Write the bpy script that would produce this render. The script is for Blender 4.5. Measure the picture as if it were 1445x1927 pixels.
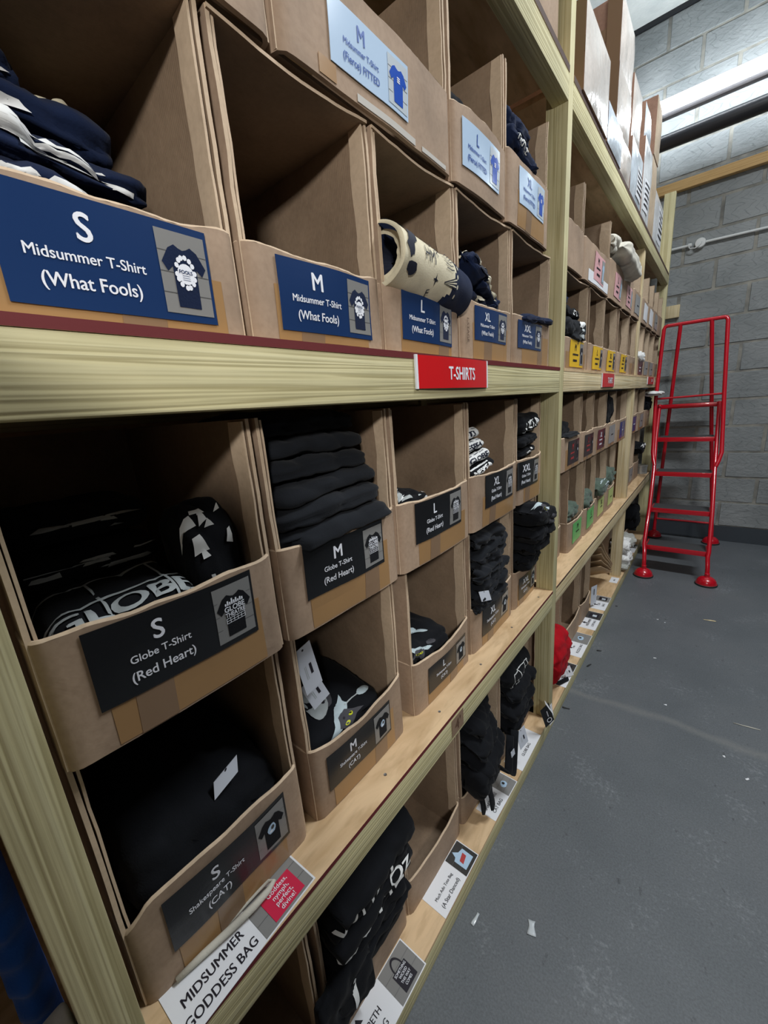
import bpy, bmesh, math, random
from mathutils import Vector, Matrix, noise
from mathutils.geometry import tessellate_polygon

for _o in list(bpy.data.objects):
    bpy.data.objects.remove(_o, do_unlink=True)
scn = bpy.context.scene
COL = scn.collection

# ------------------------------------------------------------------ camera, world, lights, exposure
CAM = Vector((0.42, 0.0, 1.382))
cam_d = bpy.data.cameras.new('camera')
cam_d.sensor_fit = 'VERTICAL'
cam_d.sensor_height = 36.0
cam_d.lens = 36.0 * 745.0 / 1927.0
cam_d.clip_start = 0.01
cam = bpy.data.objects.new('camera', cam_d)
COL.objects.link(cam)
_X = Vector((0.77326499, 0.62950347, -0.07606995))
_Y = Vector((0.10005232, -0.23959825, -0.96570296))
_Z = Vector((-0.6261396, 0.73913331, -0.24825622))
cam.matrix_world = Matrix(((_X[0], -_Y[0], -_Z[0], CAM[0]),
                           (_X[1], -_Y[1], -_Z[1], CAM[1]),
                           (_X[2], -_Y[2], -_Z[2], CAM[2]),
                           (0, 0, 0, 1)))
scn.camera = cam

w = bpy.data.worlds.new('world')
scn.world = w
w.use_nodes = True
w.node_tree.nodes['Background'].inputs[0].default_value = (0.75, 0.85, 1.0, 1)
w.node_tree.nodes['Background'].inputs[1].default_value = 0.005

scn.view_settings.view_transform = 'Standard'
scn.view_settings.look = 'None'
scn.view_settings.gamma = 1.0
scn.view_settings.use_curve_mapping = False
scn.view_settings.exposure = 0.0


def area(name, loc, target, sx, sy, watts, col=(1, 1, 1)):
    l = bpy.data.lights.new(name, 'AREA')
    l.shape = 'RECTANGLE'
    l.size = sx
    l.size_y = sy
    l.energy = watts
    l.color = col
    o = bpy.data.objects.new(name, l)
    COL.objects.link(o)
    o.location = loc
    o.rotation_euler = (Vector(target) - Vector(loc)).to_track_quat('-Z', 'Y').to_euler()
    return o


# strip lamp of the room behind the photographer, low on the opposite side of the aisle
area('lamp_behind', (1.15, -0.75, 2.0), (0.0, 0.9, 1.4), 0.20, 0.10, 19, (1.0, 0.97, 0.93))
# ceiling strip lamps along the aisle
area('lamp_ceiling_mid', (1.45, 1.9, 3.95), (1.2, 1.9, 0), 0.2, 1.4, 108, (0.93, 0.97, 1.0))
area('lamp_ceiling_near', (1.3, -0.9, 3.95), (1.1, -0.6, 0), 0.2, 1.4, 7, (0.95, 0.98, 1.0))
TUBE_STRENGTH = 27.0

# ------------------------------------------------------------------ materials
MATS = {}


def nodes_of(name):
    m = bpy.data.materials.new(name)
    m.use_nodes = True
    nt = m.node_tree
    b = nt.nodes['Principled BSDF']
    MATS[name] = m
    return m, nt, b


def N(nt, t, **kw):
    n = nt.nodes.new(t)
    for k, v in kw.items():
        if k.startswith('i_'):
            key = k[2:]
            n.inputs[int(key) if key.isdigit() else key].default_value = v
        else:
            setattr(n, k, v)
    return n


def ramp(nt, fac, stops):
    r = nt.nodes.new('ShaderNodeValToRGB')
    e = r.color_ramp.elements
    while len(e) < len(stops):
        e.new(0.5)
    for i, (p, c) in enumerate(stops):
        e[i].position = p
        e[i].color = (*c, 1) if len(c) == 3 else c
    nt.links.new(fac, r.inputs[0])
    return r


def coords(nt, scale=(1, 1, 1), rot=(0, 0, 0), kind='Object'):
    tc = nt.nodes.new('ShaderNodeTexCoord')
    mp = nt.nodes.new('ShaderNodeMapping')
    mp.inputs['Scale'].default_value = scale
    mp.inputs['Rotation'].default_value = rot
    nt.links.new(tc.outputs[kind], mp.inputs[0])
    return mp.outputs[0]


def world_coords(nt, scale=(1, 1, 1)):
    g = nt.nodes.new('ShaderNodeNewGeometry')
    mp = nt.nodes.new('ShaderNodeMapping')
    mp.inputs['Scale'].default_value = scale
    nt.links.new(g.outputs['Position'], mp.inputs[0])
    return mp.outputs[0]


def bump(nt, b, h, strength=0.3, dist=0.01):
    bn = N(nt, 'ShaderNodeBump')
    bn.inputs['Strength'].default_value = strength
    bn.inputs['Distance'].default_value = dist
    nt.links.new(h, bn.inputs['Height'])
    nt.links.new(bn.outputs[0], b.inputs['Normal'])
    return bn


def plain(name, col, rough=0.6, metal=0.0, coat=0.0, spec=0.5, emit=0.0):
    m, nt, b = nodes_of(name)
    b.inputs['Base Color'].default_value = (*col, 1)
    b.inputs['Roughness'].default_value = rough
    b.inputs['Metallic'].default_value = metal
    b.inputs['Coat Weight'].default_value = coat
    b.inputs['Specular IOR Level'].default_value = spec
    if emit:
        b.inputs['Emission Color'].default_value = (*col, 1)
        b.inputs['Emission Strength'].default_value = emit
    return m


def wood(name, axis, c0, c1, c2, knot=(0.22, 0.12, 0.06), rough=0.65, ring=64.0):
    """sawn softwood with long growth lines along an axis"""
    m, nt, b = nodes_of(name)
    s = [ring, ring, ring]
    s[axis] = 0.8
    v = world_coords(nt, tuple(s))
    n1 = N(nt, 'ShaderNodeTexNoise', i_Scale=1.0, i_Detail=2.0, i_Roughness=0.45, i_Distortion=0.25)
    nt.links.new(v, n1.inputs['Vector'])
    mul = N(nt, 'ShaderNodeMath', operation='MULTIPLY')
    nt.links.new(n1.outputs['Fac'], mul.inputs[0])
    mul.inputs[1].default_value = 26.0
    sn = N(nt, 'ShaderNodeMath', operation='SINE')
    nt.links.new(mul.outputs[0], sn.inputs[0])
    r = ramp(nt, sn.outputs[0], [(0.0, c0), (0.16, c1), (0.75, c1), (1.0, c2)])
    mr = N(nt, 'ShaderNodeMapRange', i_1=-1.0, i_2=1.0)
    nt.links.new(sn.outputs[0], mr.inputs[0])
    nt.links.new(mr.outputs[0], r.inputs[0])
    # fine fibre + broad stain
    s2 = [260.0, 260.0, 260.0]
    s2[axis] = 6.0
    v2 = world_coords(nt, tuple(s2))
    n2 = N(nt, 'ShaderNodeTexNoise', i_Scale=1.0, i_Detail=2.0)
    nt.links.new(v2, n2.inputs['Vector'])
    v3 = world_coords(nt, (5, 5, 5))
    n3 = N(nt, 'ShaderNodeTexNoise', i_Scale=1.0, i_Detail=4.0)
    nt.links.new(v3, n3.inputs['Vector'])
    mx = N(nt, 'ShaderNodeMix', data_type='RGBA', blend_type='MULTIPLY')
    mx.inputs[0].default_value = 0.55
    nt.links.new(r.outputs[0], mx.inputs[6])
    r3 = ramp(nt, n3.outputs['Fac'], [(0.3, (0.72, 0.72, 0.66)), (0.7, (1.12, 1.1, 1.05))])
    nt.links.new(r3.outputs[0], mx.inputs[7])
    # knots
    s4 = [7.0, 7.0, 7.0]
    s4[axis] = 2.6
    v4 = world_coords(nt, tuple(s4))
    vo = N(nt, 'ShaderNodeTexVoronoi', i_Scale=1.0)
    nt.links.new(v4, vo.inputs['Vector'])
    rk = ramp(nt, vo.outputs['Distance'], [(0.05, (1, 1, 1)), (0.12, (0, 0, 0))])
    mk = N(nt, 'ShaderNodeMix', data_type='RGBA')
    nt.links.new(rk.outputs[0], mk.inputs[0])
    nt.links.new(mx.outputs[2], mk.inputs[6])
    mk.inputs[7].default_value = (*knot, 1)
    nt.links.new(mk.outputs[2], b.inputs['Base Color'])
    b.inputs['Roughness'].default_value = rough
    ad = N(nt, 'ShaderNodeMath', operation='ADD')
    nt.links.new(n2.outputs['Fac'], ad.inputs[0])
    nt.links.new(sn.outputs[0], ad.inputs[1])
    bump(nt, b, ad.outputs[0], 0.25, 0.0015)
    return m


GREEN = ((0.43, 0.38, 0.20), (0.575, 0.525, 0.305), (0.61, 0.565, 0.345))
wood('treated_wood_y', 1, *GREEN)
wood('treated_wood_z', 2, *GREEN)
PALE = ((0.52, 0.40, 0.22), (0.66, 0.55, 0.34), (0.72, 0.62, 0.42))
wood('pale_wood_y', 1, *PALE)
wood('pale_wood_z', 2, *PALE)
wood('pine_x', 0, (0.45, 0.27, 0.10), (0.56, 0.36, 0.15), (0.60, 0.40, 0.18))
plain('ply_red_edge', (0.13, 0.012, 0.014), 0.6)
plain('ply_dark_edge', (0.07, 0.035, 0.025), 0.7)


def plywood(name, c0, c1):
    m, nt, b = nodes_of(name)
    v = world_coords(nt, (7, 1.7, 7))
    n1 = N(nt, 'ShaderNodeTexNoise', i_Scale=1.6, i_Detail=5.0, i_Distortion=1.6)
    nt.links.new(v, n1.inputs['Vector'])
    r = ramp(nt, n1.outputs['Fac'], [(0.3, c0), (0.55, c1), (0.75, tuple(min(1, c * 1.12) for c in c1))])
    v2 = world_coords(nt, (60, 14, 60))
    n2 = N(nt, 'ShaderNodeTexNoise', i_Scale=1.0, i_Detail=3.0)
    nt.links.new(v2, n2.inputs['Vector'])
    mx = N(nt, 'ShaderNodeMix', data_type='RGBA', blend_type='MULTIPLY')
    mx.inputs[0].default_value = 0.5
    nt.links.new(r.outputs[0], mx.inputs[6])
    r2 = ramp(nt, n2.outputs['Fac'], [(0.32, (0.7, 0.66, 0.6)), (0.5, (1, 1, 1))])
    nt.links.new(r2.outputs[0], mx.inputs[7])
    nt.links.new(mx.outputs[2], b.inputs['Base Color'])
    b.inputs['Roughness'].default_value = 0.6
    return m


plywood('plywood', (0.50, 0.33, 0.17), (0.68, 0.49, 0.29))


def cardboard(name, base, coat=0.0, corr=0.0, rough=0.75, var=0.25):
    m, nt, b = nodes_of(name)
    v = world_coords(nt, (1, 1, 1))
    n1 = N(nt, 'ShaderNodeTexNoise', i_Scale=6.0, i_Detail=5.0, i_Roughness=0.6)
    nt.links.new(v, n1.inputs['Vector'])
    lo = tuple(c * (1 - var) for c in base)
    hi = tuple(min(1, c * (1 + var)) for c in base)
    r = ramp(nt, n1.outputs['Fac'], [(0.3, lo), (0.7, hi)])
    n2 = N(nt, 'ShaderNodeTexNoise', i_Scale=140.0, i_Detail=2.0)
    nt.links.new(v, n2.inputs['Vector'])
    mx = N(nt, 'ShaderNodeMix', data_type='RGBA', blend_type='MULTIPLY')
    mx.inputs[0].default_value = 0.35
    nt.links.new(r.outputs[0], mx.inputs[6])
    r2 = ramp(nt, n2.outputs['Fac'], [(0.3, (0.75, 0.72, 0.7)), (0.6, (1, 1, 1))])
    nt.links.new(r2.outputs[0], mx.inputs[7])
    nt.links.new(mx.outputs[2], b.inputs['Base Color'])
    b.inputs['Roughness'].default_value = rough
    b.inputs['Specular IOR Level'].default_value = 0.3
    if coat:
        b.inputs['Coat Weight'].default_value = coat
        b.inputs['Coat Roughness'].default_value = 0.2
        n4 = N(nt, 'ShaderNodeTexNoise', i_Scale=26.0, i_Detail=4.0, i_Distortion=1.5)
        nt.links.new(world_coords(nt, (1, 1, 0.35)), n4.inputs['Vector'])
        bn = N(nt, 'ShaderNodeBump')
        bn.inputs['Strength'].default_value = 0.6
        bn.inputs['Distance'].default_value = 0.006
        nt.links.new(n4.outputs['Fac'], bn.inputs['Height'])
        nt.links.new(bn.outputs[0], b.inputs['Coat Normal'])
    n3 = N(nt, 'ShaderNodeTexNoise', i_Scale=22.0, i_Detail=4.0, i_Distortion=0.5)
    nt.links.new(v, n3.inputs['Vector'])
    h = n3.outputs['Fac']
    if corr:
        wv = N(nt, 'ShaderNodeTexWave', i_Scale=80.0, i_Distortion=2.5, i_Detail=3.0)
        wv.bands_direction = 'X'
        nt.links.new(v, wv.inputs['Vector'])
        ad = N(nt, 'ShaderNodeMath', operation='MULTIPLY_ADD')
        nt.links.new(wv.outputs['Fac'], ad.inputs[0])
        ad.inputs[1].default_value = corr
        nt.links.new(h, ad.inputs[2])
        h = ad.outputs[0]
    bump(nt, b, h, 0.35, 0.004)
    return m


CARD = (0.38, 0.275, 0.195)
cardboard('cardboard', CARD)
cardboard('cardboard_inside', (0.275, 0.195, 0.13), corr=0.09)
cardboard('cardboard_edge', (0.62, 0.48, 0.34), var=0.12)
cardboard('cardboard_brown', (0.27, 0.165, 0.105))
cardboard('cardboard_pale', (0.52, 0.41, 0.29))
cardboard('wrapped_cardboard', (0.64, 0.585, 0.535), coat=1.0)
cardboard('wrapped_brown', (0.34, 0.20, 0.14), coat=0.5)
cardboard('wrapped_white', (0.74, 0.76, 0.78), coat=1.0)
cardboard('wrapped_blue', (0.60, 0.68, 0.76), coat=1.0)
cardboard('kraft_paper', (0.48, 0.34, 0.20), rough=0.55)
plain('tape_amber', (0.36, 0.21, 0.09), 0.28, spec=0.6)
plain('tape_brown', (0.25, 0.16, 0.095), 0.25, spec=0.6)
plain('tape_clear', (0.62, 0.60, 0.56), 0.15, spec=0.8)

GL = 0.22
plain('navy_card', (0.011, 0.036, 0.122), GL)
plain('black_card', (0.012, 0.013, 0.015), GL)
plain('paleblue_card', (0.50, 0.66, 0.86), GL)
plain('yellow_card', (0.80, 0.50, 0.02), 0.4)
plain('pink_card', (0.72, 0.40, 0.42), 0.4)
plain('maroon_card', (0.10, 0.008, 0.02), GL)
plain('violet_card', (0.04, 0.045, 0.20), GL)
plain('green_card', (0.12, 0.46, 0.14), 0.4)
plain('lime_card', (0.50, 0.62, 0.22), 0.4)
plain('grey_card', (0.30, 0.30, 0.30), 0.4)
plain('white_paper', (0.80, 0.82, 0.86), 0.5)
plain('grey_tag', (0.60, 0.64, 0.72), 0.5)
plain('red_sign', (0.62, 0.012, 0.016), GL)
plain('pink_red', (0.62, 0.02, 0.07), 0.4)
plain('ink_white', (0.85, 0.88, 0.95), 0.4)
plain('ink_blue', (0.03, 0.10, 0.40), 0.4)
plain('ink_black', (0.012, 0.010, 0.018), 0.5)
plain('ink_red', (0.45, 0.05, 0.05), 0.5)
plain('ink_brown', (0.10, 0.05, 0.03), 0.6)
plain('photo_plank', (0.24, 0.24, 0.235), GL)
plain('photo_plank_line', (0.10, 0.10, 0.10), 0.3)
plain('photo_pale', (0.55, 0.62, 0.68), GL)
plain('photo_blue', (0.02, 0.09, 0.50), GL)
plain('photo_dark', (0.05, 0.05, 0.05), GL)
plain('photo_lightblue', (0.45, 0.62, 0.80), GL)


def fabric(name, col, rough=0.95, sheen=0.15, sc=1.0):
    m, nt, b = nodes_of(name)
    v = coords(nt, (sc, sc, sc))
    n1 = N(nt, 'ShaderNodeTexNoise', i_Scale=16.0, i_Detail=4.0)
    nt.links.new(v, n1.inputs['Vector'])
    r = ramp(nt, n1.outputs['Fac'], [(0.3, tuple(c * 0.8 for c in col)), (0.7, tuple(min(1, c * 1.15) for c in col))])
    nt.links.new(r.outputs[0], b.inputs['Base Color'])
    b.inputs['Roughness'].default_value = rough
    b.inputs['Specular IOR Level'].default_value = 0.15
    b.inputs['Sheen Weight'].default_value = sheen
    b.inputs['Sheen Roughness'].default_value = 0.5
    n2 = N(nt, 'ShaderNodeTexNoise', i_Scale=420.0, i_Detail=1.0)
    nt.links.new(v, n2.inputs['Vector'])
    bump(nt, b, n2.outputs['Fac'], 0.25, 0.0015)
    return m


fabric('black_cotton', (0.0075, 0.0085, 0.011), sheen=0.03)
fabric('washed_black_cotton', (0.012, 0.014, 0.018), sheen=0.05)
fabric('navy_cotton', (0.008, 0.016, 0.048), sheen=0.05)
fabric('cream_cotton', (0.74, 0.68, 0.50))
fabric('white_cotton', (0.78, 0.79, 0.78))
fabric('grey_cotton', (0.42, 0.43, 0.40))
fabric('stone_cotton', (0.55, 0.53, 0.46))
fabric('red_cotton', (0.42, 0.006, 0.014), sheen=0.02)
fabric('sage_cotton', (0.085, 0.12, 0.095))
fabric('blue_canvas', (0.02, 0.105, 0.46))
plain('print_white', (0.80, 0.82, 0.82), 0.7)
plain('print_grey', (0.42, 0.46, 0.47), 0.8)
plain('print_darkgrey', (0.055, 0.055, 0.065), 0.8)
plain('print_blue_white', (0.48, 0.58, 0.62), 0.8)
plain('print_yellow', (0.62, 0.66, 0.02), 0.7)
plain('print_cream', (0.76, 0.71, 0.55), 0.8)
plain('print_navy', (0.008, 0.012, 0.03), 0.8)
plain('poly_film', (0.10, 0.11, 0.13), 0.12, coat=0.6)

plain('red_paint', (0.50, 0.004, 0.016), 0.26, coat=0.5)
plain('tread_rubber', (0.045, 0.047, 0.05), 0.75)
plain('black_rubber', (0.015, 0.015, 0.016), 0.7)
plain('black_pipe', (0.018, 0.019, 0.024), 0.38)
plain('white_plastic', (0.62, 0.64, 0.64), 0.45)
plain('lamp_grey', (0.30, 0.29, 0.31), 0.5)
plain('lamp_diffuser', (0.88, 0.95, 1.0), 0.4, emit=TUBE_STRENGTH)
plain('tin', (0.55, 0.56, 0.55), 0.35, metal=0.7)
plain('screw_steel', (0.30, 0.29, 0.28), 0.4, metal=0.8)
plain('dark_void', (0.01, 0.01, 0.01), 0.9)
plain('black_trim', (0.01, 0.011, 0.014), 0.6)
plain('scrap_film', (0.55, 0.60, 0.64), 0.15, coat=0.8)


def concrete_block():
    m, nt, b = nodes_of('block_face')
    v = world_coords(nt, (1, 1, 1))
    n1 = N(nt, 'ShaderNodeTexNoise', i_Scale=3.2, i_Detail=5.0)
    nt.links.new(v, n1.inputs['Vector'])
    r = ramp(nt, n1.outputs['Fac'], [(0.3, (0.195, 0.213, 0.217)), (0.7, (0.29, 0.308, 0.312))])
    # combed zig-zag scratches: a triangle wave along the height bends the lines
    sp = N(nt, 'ShaderNodeSeparateXYZ')
    nt.links.new(v, sp.inputs[0])
    n2 = N(nt, 'ShaderNodeTexNoise', i_Scale=4.0, i_Detail=2.0)
    nt.links.new(world_coords(nt, (1.0, 1, 2.0)), n2.inputs['Vector'])
    pp = N(nt, 'ShaderNodeMath', operation='PINGPONG')
    nt.links.new(sp.outputs[2], pp.inputs[0])
    pp.inputs[1].default_value = 0.045
    k = N(nt, 'ShaderNodeMath', operation='MULTIPLY_ADD')
    nt.links.new(pp.outputs[0], k.inputs[0])
    k.inputs[1].default_value = 2.2
    nt.links.new(sp.outputs[0], k.inputs[2])
    k2 = N(nt, 'ShaderNodeMath', operation='MULTIPLY_ADD')
    nt.links.new(n2.outputs['Fac'], k2.inputs[0])
    k2.inputs[1].default_value = 0.42
    nt.links.new(k.outputs[0], k2.inputs[2])
    sn = N(nt, 'ShaderNodeMath', operation='MULTIPLY')
    nt.links.new(k2.outputs[0], sn.inputs[0])
    sn.inputs[1].default_value = 85.0
    si = N(nt, 'ShaderNodeMath', operation='SINE')
    nt.links.new(sn.outputs[0], si.inputs[0])
    rl = ramp(nt, si.outputs[0], [(0.90, (1, 1, 1)), (0.99, (0.74, 0.75, 0.76))])
    mx = N(nt, 'ShaderNodeMix', data_type='RGBA', blend_type='MULTIPLY')
    mx.inputs[0].default_value = 1.0
    nt.links.new(r.outputs[0], mx.inputs[6])
    nt.links.new(rl.outputs[0], mx.inputs[7])
    nt.links.new(mx.outputs[2], b.inputs['Base Color'])
    b.inputs['Roughness'].default_value = 0.8
    n3 = N(nt, 'ShaderNodeTexNoise', i_Scale=60.0, i_Detail=4.0)
    nt.links.new(v, n3.inputs['Vector'])
    n5 = N(nt, 'ShaderNodeTexNoise', i_Scale=10.0, i_Detail=3.0)
    nt.links.new(world_coords(nt, (1, 1, 3)), n5.inputs['Vector'])
    ad = N(nt, 'ShaderNodeMath', operation='MULTIPLY_ADD')
    nt.links.new(n5.outputs['Fac'], ad.inputs[0])
    ad.inputs[1].default_value = 1.6
    nt.links.new(n3.outputs['Fac'], ad.inputs[2])
    bump(nt, b, ad.outputs[0], 0.5, 0.006)


concrete_block()


def mortar(name, c0, c1):
    m, nt, b = nodes_of(name)
    v = world_coords(nt, (1, 1, 1))
    n1 = N(nt, 'ShaderNodeTexNoise', i_Scale=9.0, i_Detail=6.0)
    nt.links.new(v, n1.inputs['Vector'])
    r = ramp(nt, n1.outputs['Fac'], [(0.3, c0), (0.7, c1)])
    nt.links.new(r.outputs[0], b.inputs['Base Color'])
    b.inputs['Roughness'].default_value = 0.9
    bump(nt, b, n1.outputs['Fac'], 0.8, 0.015)


mortar('mortar', (0.13, 0.13, 0.12), (0.34, 0.33, 0.29))
mortar('plaster', (0.50, 0.53, 0.52), (0.62, 0.64, 0.62))
mortar('dark_wall', (0.05, 0.05, 0.05), (0.08, 0.08, 0.08))
mortar('plain_wall', (0.20, 0.215, 0.22), (0.28, 0.30, 0.31))


def floor_mat():
    m, nt, b = nodes_of('floor_paint')
    v = world_coords(nt, (1, 1, 1))
    n1 = N(nt, 'ShaderNodeTexNoise', i_Scale=1.7, i_Detail=6.0, i_Roughness=0.62)
    nt.links.new(v, n1.inputs['Vector'])
    r = ramp(nt, n1.outputs['Fac'], [(0.32, (0.094, 0.106, 0.117)), (0.5, (0.112, 0.124, 0.136)), (0.68, (0.127, 0.137, 0.147))])
    # worn pale speckles in patches
    n2 = N(nt, 'ShaderNodeTexNoise', i_Scale=75.0, i_Detail=5.0, i_Roughness=0.7)
    nt.links.new(v, n2.inputs['Vector'])
    n3 = N(nt, 'ShaderNodeTexNoise', i_Scale=4.2, i_Detail=3.0)
    nt.links.new(v, n3.inputs['Vector'])
    m1 = N(nt, 'ShaderNodeMath', operation='MULTIPLY')
    nt.links.new(n2.outputs['Fac'], m1.inputs[0])
    nt.links.new(n3.outputs['Fac'], m1.inputs[1])
    rs = ramp(nt, m1.outputs[0], [(0.31, (0, 0, 0)), (0.43, (1, 1, 1))])
    mx = N(nt, 'ShaderNodeMix', data_type='RGBA')
    sc = N(nt, 'ShaderNodeMath', operation='MULTIPLY')
    nt.links.new(rs.outputs[0], sc.inputs[0])
    sc.inputs[1].default_value = 0.55
    nt.links.new(sc.outputs[0], mx.inputs[0])
    nt.links.new(r.outputs[0], mx.inputs[6])
    mx.inputs[7].default_value = (0.24, 0.262, 0.28, 1)
    n6 = N(nt, 'ShaderNodeTexNoise', i_Scale=190.0, i_Detail=3.0, i_Roughness=0.7)
    nt.links.new(v, n6.inputs['Vector'])
    r6 = ramp(nt, n6.outputs['Fac'], [(0.34, (0.78, 0.78, 0.78)), (0.66, (1.2, 1.2, 1.2))])
    mg = N(nt, 'ShaderNodeMix', data_type='RGBA', blend_type='MULTIPLY')
    mg.inputs[0].default_value = 0.8
    nt.links.new(mx.outputs[2], mg.inputs[6])
    nt.links.new(r6.outputs[0], mg.inputs[7])
    mx = mg
    # dark grime specks
    n4 = N(nt, 'ShaderNodeTexNoise', i_Scale=38.0, i_Detail=4.0, i_Roughness=0.65)
    nt.links.new(world_coords(nt, (1, 0.6, 1)), n4.inputs['Vector'])
    r4 = ramp(nt, n4.outputs['Fac'], [(0.27, (0.55, 0.55, 0.55)), (0.36, (1, 1, 1))])
    mx2 = N(nt, 'ShaderNodeMix', data_type='RGBA', blend_type='MULTIPLY')
    mx2.inputs[0].default_value = 1.0
    nt.links.new(mx.outputs[2], mx2.inputs[6])
    nt.links.new(r4.outputs[0], mx2.inputs[7])
    # a pale scuffed seam running across the aisle
    sp = N(nt, 'ShaderNodeSeparateXYZ')
    nt.links.new(v, sp.inputs[0])
    ln = N(nt, 'ShaderNodeMath', operation='MULTIPLY_ADD')
    nt.links.new(sp.outputs[0], ln.inputs[0])
    ln.inputs[1].default_value = -0.02
    nt.links.new(sp.outputs[1], ln.inputs[2])
    wob = N(nt, 'ShaderNodeMath', operation='MULTIPLY_ADD')
    nt.links.new(n3.outputs['Fac'], wob.inputs[0])
    wob.inputs[1].default_value = 0.10
    nt.links.new(ln.outputs[0], wob.inputs[2])
    sb = N(nt, 'ShaderNodeMath', operation='SUBTRACT')
    nt.links.new(wob.outputs[0], sb.inputs[0])
    sb.inputs[1].default_value = 1.84
    ab = N(nt, 'ShaderNodeMath', operation='ABSOLUTE')
    nt.links.new(sb.outputs[0], ab.inputs[0])
    rl = ramp(nt, ab.outputs[0], [(0.004, (1, 1, 1)), (0.03, (0, 0, 0))])
    m5 = N(nt, 'ShaderNodeMath', operation='MULTIPLY')
    nt.links.new(rl.outputs[0], m5.inputs[0])
    nt.links.new(n2.outputs['Fac'], m5.inputs[1])
    mx3 = N(nt, 'ShaderNodeMix', data_type='RGBA')
    nt.links.new(m5.outputs[0], mx3.inputs[0])
    nt.links.new(mx2.outputs[2], mx3.inputs[6])
    mx3.inputs[7].default_value = (0.19, 0.195, 0.19, 1)
    nt.links.new(mx3.outputs[2], b.inputs['Base Color'])
    b.inputs['Roughness'].default_value = 0.5
    b.inputs['Specular IOR Level'].default_value = 0.35
    bump(nt, b, n2.outputs['Fac'], 0.12, 0.003)


floor_mat()
plain('dark_band_paint', (0.042, 0.052, 0.064), 0.45)

# ------------------------------------------------------------------ mesh helpers
BASE = {}
UNCONS = [0]


def nz(p, s, seed=0.0):
    return noise.noise(Vector((p[0] * s + seed, p[1] * s - seed * 0.7, p[2] * s + seed * 1.3)))


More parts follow.
